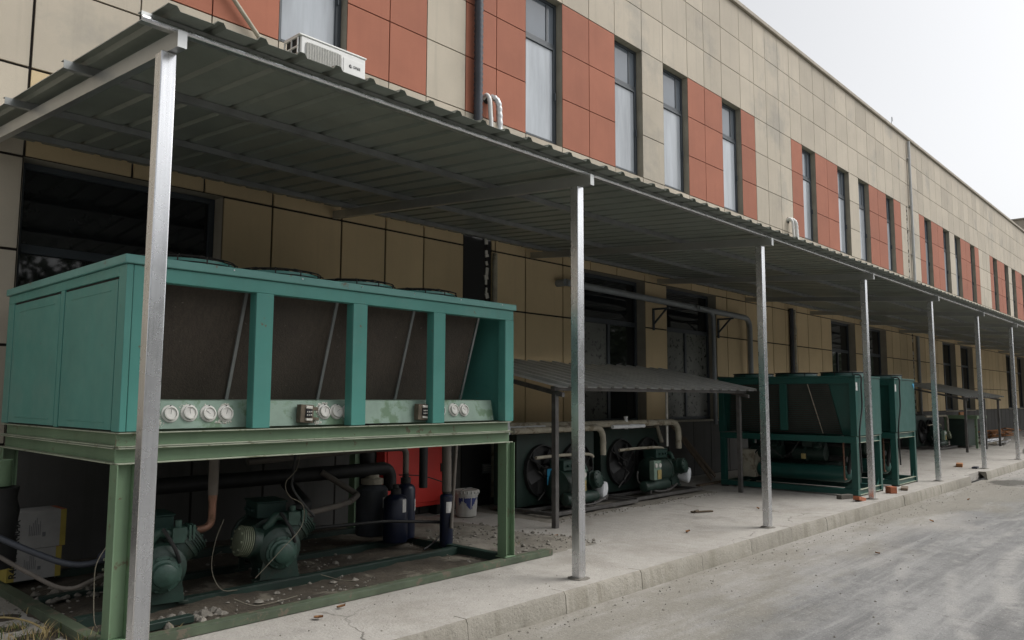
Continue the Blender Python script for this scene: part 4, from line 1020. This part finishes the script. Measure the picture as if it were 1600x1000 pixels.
# ------------------------------------------------------------------ condensing units under the shed
def condensing_unit(x0, y0, label, gl):
    """base frame + finned cabinet with two fans + receiver + control box; built at x0.., y0 = front edge of frame"""
    t = thing('condensing_unit', (x0+.85, y0+.5, 0), label, 'condensing unit', 'dark green condensing units')
    L, D = 1.78, 1.05
    c = MB(); c.box(x0, x0+L, y0, y0+.06, .03, .07); c.box(x0, x0+.06, y0+.061, y0+D, .03, .07); c.box(x0+L-.06, x0+L, y0+.061, y0+D, .03, .07); c.box(x0+.061, x0+L-.061, y0+.45, y0+.51, .03, .069)
    c.build('base_frame', M['shed_steel'], t, bevel=.003)
    c = MB(); ya = y0+.62
    c.box(x0+.02, x0+1.62, ya, ya+.40, .071, .97); cab = c.build('cabinet', M['dark_green'], t, bevel=.008)
    for fx in (x0+.48, x0+1.20):
        fz = .50; c = MB()
        c.lathe([(0,.335),(.05,.33),(.052,.315),(.0,.31)], (fx, ya-.001, fz), (0,-1,0), 36); c.lathe([(.001,.31),(.002,.31)], (fx, ya-.001, fz), (0,-1,0), 36)
        fo = c.build('fan_shroud', M['black_rubber'], t)
        c = MB()
        for k in range(5):
            a = 2*math.pi*k/5+.3; rot = Matrix.Rotation(a, 3, 'Y') @ Matrix.Rotation(.4, 3, 'X')
            c.obox(Vector((fx, ya-.03, fz)) + Matrix.Rotation(a, 3, 'Y') @ Vector((.18,0,0)), (.22,.008,.15), rot)
        c.lathe([(0,.07),(.10,.07),(.12,.05)], (fx, ya-.01, fz), (0,-1,0), 18); c.build('fan_blade', M['wire_dark'], fo)
        c = MB()
        for k in range(3):
            a = 2*math.pi*k/3+.5; c.tube([(fx, ya-.14, fz), (fx+.33*math.cos(a), ya-.055, fz+.33*math.sin(a))], .010, 6)
        c.build('fan_bracket', M['black_rubber'], fo)
        if gl and fx < x0+1 :
            c = MB(); c.box(fx-.04, fx+.05, ya-.150, ya-.142, fz-.17, fz+.03); c.build('blue_sticker', M['blue_label'], fo)
    c = MB(); c.lathe([(0,.03),(.02,.07),(.05,.08),(.62,.08),(.65,.07),(.67,.03)], (x0+.38, y0+.16, .175), (1,0,0), 24)
    rc_ = c.build('receiver', M['compressor_green'], t)
    c = MB()
    for xx in (x0+.48, x0+.92): c.box(xx, xx+.03, y0+.09, y0+.23, .0705, .12)
    c.cyl((x0+.74,y0+.16,.25),(x0+.74,y0+.16,.33),.016,10); c.build('receiver_bracket', M['shed_steel'], rc_)
    c = MB(); c.box(x0+.47, x0+.66, y0+.02, y0+.10, .27, .54); cb = c.build('control_box', M['gauge_plate'], t, bevel=.006)
    c = MB(); c.box(x0+.55, x0+.645, y0+.008, y0+.0195, .28, .41); c.build('pressure_switch', M['yellow_metal'], cb, bevel=.003)
    c = MB()
    for k in (0, 1): c.lathe([(0,.032),(.012,.032),(.014,.02)], (x0+.515+.10*k, y0+.019, .475), (0,-1,0), 18)
    c.build('gauge', M['white_ring'], cb)
    c = MB(); c.tube(spline([(x0+.02,y0+.3,.70),(x0+.5,y0+.28,.71),(x0+1.0,y0+.26,.70),(x0+1.12,y0+.26,.66)]), .020, 10); c.build('hot_gas_line', M['insul_white'], t)
    c = MB(); c.tube(spline([(x0+.62,y0+.40,.36),(x0+.5,y0+.3,.22),(x0+.62,y0+.12,.11),(x0+.9,y0+.06,.10),(x0+1.2,y0+.1,.16),(x0+1.35,y0+.2,.14)]), .012, 8); c.build('liquid_line', M['shed_steel'], t)
    c = MB(); c.tube([(x0+.35,y0+.55,.14),(x0+.62,y0+.55,.34),(x0+.36,y0+.55,.50)], .010, 6); c.build('brace', M['shed_steel'], t)
    return t
condensing_unit(5.62, 2.12, 'left dark green twin fan condensing unit under the shed, blue sticker on its fan', True)
condensing_unit(7.52, 2.22, 'right dark green twin fan condensing unit under the shed, beside the leaning planks', False)
compressor((6.75, 2.50, .08), R(90), 'green compressor of the left condensing unit, half hidden by the second post, white frosted end', GC, True)
compressor((8.98, 2.55, .12), R(90), 'green compressor of the right condensing unit under the shed, white frosted end', GC, True)
for o in list(bpy.data.objects):
    pass
# lagged pipes under the shed
ip = thing('lagged_pipe', (7.5, 2.55, 1.07), 'pale wrapped suction pipe running level under the shed to the right condensing unit', 'pipe')
def wrap(i, r): return r*(1.0 + (.07 if i % 3 == 0 else 0))
def dense(pts, step=.03):
    out = []; pts = [Vector(p) for p in pts]
    for a, b in zip(pts[:-1], pts[1:]):
        n = max(1, int((b-a).length/step)); out += [a.lerp(b, k/n) for k in range(n)]
    return out + [pts[-1]]
c = MB(); c.tube(dense(fillet([(4.5,2.62,1.085),(6.6,2.58,1.075),(9.10,2.50,1.065),(9.10,2.50,.66)], .20, 8)), .045, 14, 0, wrap); c.build('wrapping', M['insul_white'], ip)
c = MB(); c.tube(dense([(4.6,2.575,1.055),(5.95,2.545,1.05)], .04), .034, 12, 0, lambda i, r: r*(1+.25*mnoise.noise(Vector((i*.4,0,2))))); c.tube(dense([(7.35,2.50,1.03),(8.1,2.475,1.03)], .04), .028, 12, 0, lambda i, r: r*(1+.3*mnoise.noise(Vector((i*.4,5,2)))))
for xx in (5.25, 7.72): c.tube([(xx,2.52,.99),(xx,2.53,1.15)], .025, 8); c.lathe([(0,.03),(.02,.03)], (xx,2.53,1.15), (0,0,1), 10)
c.build('frosted_valve', M['frost'], ip)
ip = thing('lagged_pipe', (7.0, 2.5, 1.0), 'pale wrapped pipe bending down behind the second post to the left condensing unit', 'pipe')
c = MB(); c.tube(dense(fillet([(5.3,2.50,1.03),(7.10,2.48,1.03),(7.10,2.48,.66)], .17, 8)), .040, 14, 0, wrap); c.tube(dense([(6.85,2.75,1.0),(6.85,2.72,.66)]), .034, 12, 0, wrap); c.build('wrapping', M['insul_white'], ip)
ip = thing('lagged_pipe', (8.9, 2.85, .9), 'short pale wrapped pipe slanting down behind the right compressor', 'pipe')
c = MB(); c.tube(dense([(9.03,2.85,1.0),(9.10,2.80,.74)]), .034, 12, 0, wrap); c.build('wrapping', M['insul_white'], ip)
# planks leaning on the wall
for p0, p1, w, lb in (((10.95,2.95,0), (10.55,3.50,.95), .10, 'long grey plank leaning on the wall right of the condensing units'), ((11.45,3.15,0), (11.0,3.52,.70), .08, 'short dark plank leaning on the wall beside the long plank')):
    p0, p1 = Vector(p0), Vector(p1); d = (p1-p0).normalized(); sx = Vector((1,0,0)); sx = (sx - d*sx.dot(d)).normalized(); ny = d.cross(sx)
    rot = Matrix((sx, ny, d)).transposed(); g = MB(); g.obox((p0+p1)/2 + Vector((0,0,.02)), (w, .025, (p1-p0).length), rot)
    tag(g.build('plank', M['timber'], bevel=.003), lb, 'plank', 'planks leaning on the wall')
g = MB(); g.box(9.95,10.9,2.62,2.70,.002,.03); tag(g.build('plank', M['timber'], bevel=.003), 'grey plank lying flat on the floor near the leaning planks', 'plank')

# ------------------------------------------------------------------ chillers
def chiller(label):
    """built at x 10.35..11.45, y .25...2.47"""
    x0, x1, y0, y1, zb, zt = 10.35, 11.45, .25, 2.47, .88, 1.755
    t = thing('chiller', (10.9, 1.36, 0), label, 'chiller', 'green packaged chillers')
    G = M['chiller_green']
    c = MB(); c.box(x0-.01, x1+.01, y0-.01, y1+.01, zt-.002, zt+.022); c.build('lid', G, t, bevel=.004)
    for ya in (y0, y1-.03):
        c = MB(); c.box(x0+.012, x1-.012, ya, ya+.03, zb+.002, zt-.004); c.build('end_panel', G, t, bevel=.004)
        for xa in (x0, x1-.012):
            c = MB(); c.box(xa, xa+.012, ya-.003 if ya == y0 else ya-.06, ya+.09 if ya == y0 else ya+.033, zb+.002, zt-.004)
            c.build('corner_strip', G, t, bevel=.003)
    for xs_, sg_ in ((x0, 1), (x1, -1)):
        a, b = sorted((xs_, xs_+sg_*.05))
        c = MB(); c.box(a, b, y0+.091, y1-.061, zt-.095, zt-.004); c.build('top_rail', G, t, bevel=.003)
        c = MB(); c.box(a, b, (y0+y1)/2-.055, (y0+y1)/2+.055, zb+.06, zt-.096); c.build('upright', G, t, bevel=.003)
        # V coil leaning inwards to the bottom
        c = MB(); xa, xb = xs_+sg_*.03, xs_+sg_*.20
        for ya, yb in ((y0+.42, (y0+y1)/2+.03), ((y0+y1)/2+.031, y1-.42+.2)):
            n = 26
            for k in range(n):
                t0, t1 = k/n, (k+.60)/n; q0, q1 = xb+(xa-xb)*t0, xb+(xa-xb)*t1; z0, z1 = zb+.02+(zt-zb-.08)*t0, zb+.02+(zt-zb-.08)*t1
                e = -.13*(1-t0) if ya < y0+.5 else 0; e2 = .13*(1-t0) if ya > y0+.5 else 0
                c.ext([(q0,z0),(q1,z1),(q1+sg_*.03,z1),(q0+sg_*.03,z0)], 'y', ya+e, yb+e2)
        c.build('coil', M['louvre_dark'], t, smooth=False)
        c = MB(); q = xs_+sg_*.09
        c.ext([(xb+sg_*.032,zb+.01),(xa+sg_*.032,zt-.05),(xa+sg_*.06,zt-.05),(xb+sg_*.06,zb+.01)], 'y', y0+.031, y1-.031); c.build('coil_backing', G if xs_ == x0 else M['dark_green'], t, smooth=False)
    c = MB(); c.tube([(x0+.02, .97, zt-.10), (x0+.19, .82, zb+.02)], .007, 6); c.build('strap', M['insul_white'], t)
    # stand
    for xa in (x0, x1-.09):
        c = MB(); c.box(xa, xa+.09, y0+.01, y1-.01, zb-.10, zb-.005); c.build('stand_beam', G, t, bevel=.003)
        c = MB(); c.box(xa, xa+.09, y0+.01, y1-.01, .02, .10); c.build('base_rail', G, t, bevel=.003)
        for ya in (y0+.01, y1-.10):
            c = MB(); c.box(xa+.004, xa+.086, ya, ya+.09, .101, zb-.101); c.build('leg', G, t, bevel=.003)
    for ya in (y0+.012, y1-.06):
        for z0, z1 in ((.02,.10),(zb-.10,zb-.01)):
            c = MB(); c.box(x0+.091, x1-.091, ya+.02, ya+.026, z0+.006, z1-.006); c.box(x0+.091, x1-.091, ya-.008, ya+.04, z0, z0+.006, 1); c.box(x0+.091, x1-.091, ya-.008, ya+.04, z1-.006, z1, 1)
            c.build('cross_beam', [G, M['flange_grey']], t, bevel=.001)
    c = MB(); c.ext([(x0+.09,.101),(x0+.20,.101),(x0+.09,.21)], 'y', y0+.04, y0+.05); c.ext([(x1-.09,.101),(x1-.20,.101),(x1-.09,.21)], 'y', y0+.04, y0+.05)
    c.ext([(y0+.10,.101),(y0+.24,.101),(y0+.10,.21)], 'x', x0+.04, x0+.05); c.build('gusset', G, t, smooth=False)
    c = MB()
    for xa in (x0+.045, x1-.045):
        for ya in (y0+.06, y1-.06): c.cyl((xa,ya,0),(xa,ya,.02),.06,16)
    c.build('mount_feet', M['black_rubber'], t)
    # receiver, compressors, pipes
    c = MB(); c.lathe([(0,.03),(.02,.08),(.06,.115),(.10,.125),(1.42,.125),(1.46,.115),(1.50,.08),(1.52,.03)], (x0+.36, y0+.22, .285), (0,1,0), 28); c.build('receiver', G, t)
    c = MB(); c.lathe([(0,.03),(.02,.09),(.06,.11),(1.1,.11),(1.14,.09),(1.16,.03)], (x0+.75, y0+.5, .40), (0,1,0), 24); c.build('evaporator', M['dark_green'], t)
    for yy in (.95, 1.65):
        c = MB(); c.lathe([(0,.06),(.02,.12),(.30,.12),(.31,.14),(.33,.14),(.34,.12),(.52,.115),(.56,.05)], (x0+.42, yy-.1, .58), (0,1,0), 24); c.box(x0+.30, x0+.54, yy+.02, yy+.25, .68, .76)
        for sx in (-1,1): c.lathe([(.08,.07),(.17,.075),(.18,.06)], (x0+.42, yy+.02, .60), (sx*.7,0,.7), 16)
        c.build('compressor', M['dark_green'], t)
    c = MB(); c.tube(fillet([(x0+.14,y0+1.75,.80),(x0+.14,y0+.33,.80),(x0+.16,y0+.26,.80),(x0+.16,y0+.26,.22),(x0+.30,y0+.28,.22)], .04), .013, 10); c.build('copper_pipe', M['copper'], t)
    c = MB(); c.tube(fillet([(x0+.55,.6,.50),(x0+.55,2.2,.52),(x0+.8,2.3,.60)], .1), .045, 10); c.build('suction_pipe', M['black_rubber'], t)
    c = MB(); c.tube(fillet([(x0+.30,.5,.30),(x0+.30,.45,.62),(x0+.62,.45,.70),(x0+.62,1.9,.72)], .08), .030, 10); c.build('discharge_pipe', M['black_rubber'], t)
    c = MB(); c.box(x1-.30, x1-.10, .55, 2.2, .105, .74); c.build('dark_backing', M['dark_green'], t, bevel=.005)  # added dark backing box, shuts out the bright view through the chiller
    c = MB(); c.tube(spline([(x0+.2,1.2,.78),(x0+.12,1.3,.60),(x0+.2,1.5,.52),(x0+.14,1.75,.70),(x0+.22,1.95,.55)]), .010, 6); c.build('wiring', M['wire_dark'], t)
    c = MB(); c.box(x0+.18, x0+.42, 1.95, 2.22, .16, .60); c.build('control_box', M['insul_white'], t, bevel=.006)
    c = MB(); c.box(x0+.15, x0+.20, 1.10, 1.16, .50, .58); c.build('pressure_switch', M['yellow_metal'], t, bevel=.004)
    c = MB(); c.box(x0+.24, x0+.5, .62, .95, .83, .862); c.cyl((x0+.1,y0+.5,.84),(x0+.1,y0+.32,.82),.03,12,0,.012); c.build('frosted_pipe', M['frost'], t)
    # fans
    for fy in (.62, 1.36, 2.10):
        c = MB(); c.lathe([(0,.33),(.05,.32),(.05,.31),(0,.305)], (10.9, fy, zt+.0225), (0,0,1), 32); fo = c.build('fan_shroud', G, t)
        c = MB()
        for rr in (.33,.26,.19,.12): c.ring((10.9, fy, zt+.085), (0,0,1), rr, .006, 28, 5)
        for k in range(8):
            a = 2*math.pi*k/8; d = Vector((math.cos(a), math.sin(a), 0)); o = Vector((10.9, fy, zt))
            c.tube([o+d*.335+Vector((0,0,.02)), o+d*.335+Vector((0,0,.085)), o+d*.03+Vector((0,0,.088))], .006, 5)
        c.lathe([(0,.06),(.05,.06)], (10.9, fy, zt+.035), (0,0,1), 14); c.build('fan_guard', M['guard_wire'], fo)
    c = MB(); c.box(x0+.03, x0+.09, y0-.0025, y0-.0005, zt-.20, zt-.08); c.build('rating_plate', M['paper_label'], t)
    c = MB(); c.tube(spline([(x0+.22,y0+.1,zt+.03),(x0+.20,y0-.02,zt+.02),(x0+.17,y0-.03,zt-.15),(x0+.17,y0-.03,zt-.45),(x0+.05,y0-.035,zt-.70),(x0+.02,y0-.03,zb-.03),(x0+.06,y0-.03,.35)]), .012, 8); c.build('power_cable', M['black_rubber'], t)
    return t
ch = chiller('nearer dark green packaged chiller with V coils, base close to the fourth post')
c2 = copy_tree(ch); c2.location.x += 1.88; c2.location.y += .02; c2['label'] = 'farther dark green packaged chiller showing its teal end beyond the nearer one'
for o in c2.children:
    if o.name.startswith('end_panel'):
        g = MB(); bx = o
c = MB(); c.ext([(13.20,1.70),(13.30,1.70),(13.29,1.60)], 'y', .262, .2635); c.build('blue_sticker', M['blue_label'], c2, smooth=False)

# ------------------------------------------------------------------ far equipment and odds on the slab
condensing_unit(22.7, 2.25, 'far dark condensing unit in the shade of the far shed', False)
compressor((24.15, 2.62, .09), R(90), 'far compressor in the shade of the far shed', GC)
fr = thing('green_frame', (25.2, 1.9, 0), 'dark green open steel frame beside the far condensing unit', 'steel frame')
c = MB()
for xa in (24.6, 25.7):
    for ya in (1.75, 2.55): c.box(xa, xa+.06, ya, ya+.06, 0, .86)
c.build('legs', M['stand_green'], fr, bevel=.003)
c = MB(); c.box(24.58, 25.78, 1.73, 2.63, .861, .95); c.build('top_deck', M['stand_green'], fr, bevel=.004)
c = MB(); c.box(24.67, 25.69, 2.0, 2.5, .05, .85); c.build('casing', M['dark_green'], fr, bevel=.006)
lp = MB(); lp.tube(fillet([(22.3,2.5,.95),(24.3,2.45,.95),(24.3,2.45,.45)], .15), .03, 10); tag(lp.build('lagged_pipe', M['insul_white']), 'pale pipe bending down over the far condensing unit', 'pipe')
# galvanised offcuts
for k, (x, y, L, w, a, z) in enumerate(((28.2,2.0,3.0,.5,.05,.02),(28.6,2.35,2.6,.35,-.06,.05),(27.9,1.75,1.8,.25,.15,.03))):
    g = MB(); g.obox((x, y, z+.03), (L, w, .006), Matrix.Rotation(a, 3, 'Z') @ Matrix.Rotation(.015*(k-1), 3, 'Y')); g.obox((x, y-w/2, z+.055), (L, .006, .05), Matrix.Rotation(a, 3, 'Z'))
    tag(g.build('metal_sheet', M['galvanised'], bevel=.001), ('widest galvanised sheet lying on the far floor', 'galvanised sheet lying nearest the wall on the far floor', 'narrow galvanised strip lying nearest the kerb on the far floor')[k], 'metal sheet', 'galvanised sheet offcuts')
tp = MB()
for k in range(16):
    tp.obox((33+rnd.uniform(-1.2,2.4), 3.0+rnd.uniform(-.4,.3), .05+.045*(k//3)+rnd.uniform(0,.03)), (rnd.uniform(.8,2.0), .10, .04), Matrix.Rotation(rnd.uniform(-.5,.5), 3, 'Z') @ Matrix.Rotation(rnd.uniform(-.08,.08), 3, 'Y'))
tag(tp.build('timber_pile', M['orange_timber'], bevel=.003), 'untidy pile of orange brown boards by the far wall', 'timber pile')
cb = thing('cardboard_stack', (29.2, 3.1, 0), 'torn brown cardboard sheets standing by the wall past the far shed', 'cardboard')
for k, (xx, h, a) in enumerate(((29.0,1.0,.05),(29.5,.75,-.12),(30.0,.5,.15))):
    c = MB(); c.obox((xx, 3.1-.05*k, h/2), (.8, .05, h), Matrix.Rotation(a, 3, 'Z') @ Matrix.Rotation(-.08, 3, 'X')); c.build('sheet', M['orange_timber'], cb)
def brick(x, y, z, a, m, lb, size=(.22,.11,.055), tilt=0.0, name='brick', cat='brick'):
    g = MB(); g.obox((x, y, z+size[2]/2), size, Matrix.Rotation(a, 3, 'Z') @ Matrix.Rotation(tilt, 3, 'Y')); return tag(g.build(name, M[m], bevel=.005), lb, cat)
brick(9.92, .10, .002, -.05, 'brick', 'broken orange brick lying at the foot of the fourth post', (.24,.09,.055), .18)
brick(11.20, .07, .001, .9, 'brick', 'whole red brick standing between the chillers near the kerb', (.13,.11,.10))
brick(10.02, .34, .001, -.35, 'mortar', 'pale concrete block lying beside the nearer chiller base', (.24,.09,.06), 0, 'concrete_block', 'block')
brick(11.85, .07, .001, .25, 'timber', 'dark grey flat offcut lying beside the red brick', (.34,.10,.04), 0, 'offcut', 'offcut')
brick(17.3, .55, .001, .2, 'orange_timber', 'brown brick sized block alone on the far slab', (.40,.12,.07))
brick(17.05, .20, .001, .1, 'blue_can', 'blue scrap at the foot of the sixth post', (.30,.10,.03), 0, 'scrap', 'scrap')
g = MB(); g.cyl((23.2,.36,.06),(23.9,.20,.06),.055,16); tag(g.build('pipe_offcut', M['white_ring']), 'short white pipe offcut lying on the far slab edge', 'pipe offcut')
g = MB(); g.obox((7.35,1.14,.014), (.30,.05,.018), Matrix.Rotation(-.5,3,'Z')); g.obox((7.28,1.18,.024), (.12,.03,.02), Matrix.Rotation(.2,3,'Z')); tag(g.build('wood_scrap', M['bark'], bevel=.003), 'small dark splintered wood scrap alone on the near slab', 'scrap')
# leaves
LF = [(4.72,1.35,.004,'curled brown leaf on the slab right of the green stand leg'),(6.9,-1.1,-.146,'brown leaf on the road nearest the middle of the kerb'),(5.0,-3.3,-.146,'brown leaf farthest out on the road'),(1.6,.66,.004,'brown leaf on the slab against the green base rail'),(1.35,.55,.004,'small brown leaf beside the base rail near the nearest post'),(9.6,-.9,-.146,'small leaf on the road beyond the third post'),(8.1,.75,.004,'small dry leaf on the slab behind the third post'),(5.9,.5,.004,'dry leaf on the slab between the second and third posts'),(12.4,-.7,-.146,'dry leaf on the road opposite the farther chiller')]
for k, (x, y, z, lb) in enumerate(LF):
    g = MB(); n = 6; vs = []; L = rnd.uniform(.05,.075); a = rnd.uniform(0,6); Mz = Matrix.Rotation(a, 3, 'Z')
    for i in range(n+1):
        t = i/n; w = L*.36*math.sin(math.pi*min(1, t*1.02))**.8
        for s_ in (-1,0,1):
            for dz_ in (0,): vs.append(Vector((x,y,z)) + Mz @ Vector((L*(t-.5), s_*w, .004 + .012*abs(s_) + .012*t*t)))
    fs = []
    for i in range(n):
        for s_ in range(2): fs.append((i*3+s_, i*3+s_+1, i*3+s_+4, i*3+s_+3))
    g.add(vs, fs); tag(g.build('fallen_leaf', M['brown_leaf'], ang=180), lb, 'leaf', 'fallen leaves')
# weeds at the left corner
def tuft(x, y, n, hmax, m, lb, name='weed', spread=.10, z=0):
    g = MB()
    for k in range(n):
        bx, by = x + rnd.gauss(0, spread), y + rnd.gauss(0, spread*.6); h = hmax*rnd.uniform(.45, 1); a = rnd.uniform(0, 6.28); ln = rnd.uniform(.2, .9)*h
        w = rnd.uniform(.0025, .005); d = Vector((math.cos(a), math.sin(a), 0)); s_ = Vector((-d.y, d.x, 0)); vs = []
        for i in range(5):
            t = i/4; c_ = Vector((bx, by, z)) + d*ln*t**1.8 + Vector((0,0,h*(t - .35*t*t))); ww = w*(1-t*.9)
            vs += [c_ - s_*ww, c_ + s_*ww]
        g.add(vs, [(2*i, 2*i+1, 2*i+3, 2*i+2) for i in range(4)], 0 if rnd.random() < .6 else 1)
    g.lathe([(0,spread*1.9),(.004,spread*1.5),(.006,0)], (x, y, z-.003), (0,0,1), 14, 2)
    tag(g.build(name, [M[m], M['green_grass' if m == 'dry_grass' else 'dry_grass'], M['soil']], ang=180), lb, 'weed', 'weeds growing by the stand')
tuft(-.02, 1.42, 90, .13, 'dry_grass', 'dry yellow grass tuft in the bottom left corner', spread=.08)
tuft(.10, 1.02, 46, .16, 'dry_grass', 'dry grass tuft against the foot of the nearest green leg', spread=.05)
tuft(-.06, 1.74, 80, .06, 'green_grass', 'low green weed on the slab at the far left edge', spread=.05)
tuft(-.02, 2.05, 16, .12, 'dry_grass', 'few thin dry stalks left of the base rail', spread=.06)
tuft(4.05, 1.35, 46, .11, 'green_grass', 'small green tuft on the gravel beside the right stand leg', spread=.10)
tuft(.56, .86, 14, .15, 'dry_grass', 'few thin stalks behind the nearest galvanised post', spread=.03)
g = MB(); g.tube(spline([(-.25,1.95,.03),(-.10,1.83,.06),(0.0,1.66,.05),(.05,1.50,.02)]), .006, 6); tag(g.build('dry_stalk', M['dry_grass']), 'single long straw stalk lying in the bottom left corner', 'stalk')

# ------------------------------------------------------------------ trees across the road (mirrored in the ground floor glass)
def tree(x, y, h, r, seed, label):
    rn = random.Random(seed); t = thing('tree', (x, y, -.15), label, 'tree', 'trees across the road')
    g = MB(); g.tube([(x,y,-.2),(x+.05,y,h*.2),(x-.05,y+.1,h*.45),(x,y,h*.7)], .17, 10, 0, lambda i, q: q*(1.2, .95, .7, .35)[i])
    tips = []
    for k in range(9):
        a = rn.uniform(0,6.28); z0 = h*rn.uniform(.3,.6); e = Vector((x+math.cos(a)*r*rn.uniform(.5,.9), y+math.sin(a)*r*rn.uniform(.5,.9), z0+h*rn.uniform(.12,.38)))
        g.tube([(x,y,z0), (Vector((x,y,z0))+e)/2+Vector((0,0,.15)), e], .07, 6, 0, lambda i, q: q*(1,.6,.25)[i]); tips.append(e)
    tips += [Vector((x+rn.gauss(0,r*.45), y+rn.gauss(0,r*.35), h*rn.uniform(.22,.98))) for _ in range(22)]
    g.build('trunk', M['bark'], t)
    g = MB(); vs = []; fs = []
    for e in tips:
        rr = r*rn.uniform(.30,.50)
        for k in range(150):
            d = Vector((rn.gauss(0,1), rn.gauss(0,1), rn.gauss(0,.8))); d = d.normalized()*rr*rn.random()**.4; p = e + d
            s = rn.uniform(.10,.20); u = Vector((rn.gauss(0,1),rn.gauss(0,1),rn.gauss(0,1))).normalized(); w = u.orthogonal().normalized()
            o = len(vs); vs += [p-u*s, p+w*s*.5, p+u*s, p-w*s*.5]; fs.append((o,o+1,o+2,o+3))
    g.add(vs, fs); g.build('crown', M['leaf_green'], t, smooth=False)
for k in range(24):
    tree(-22 + 5.0*k + rnd.uniform(-.8,.8), -16.5 - rnd.uniform(0, 2.5), rnd.uniform(5.6, 7.6), rnd.uniform(2.6, 3.1), 11+k, 'leafy tree of the row across the road, mirrored in the ground floor glass')
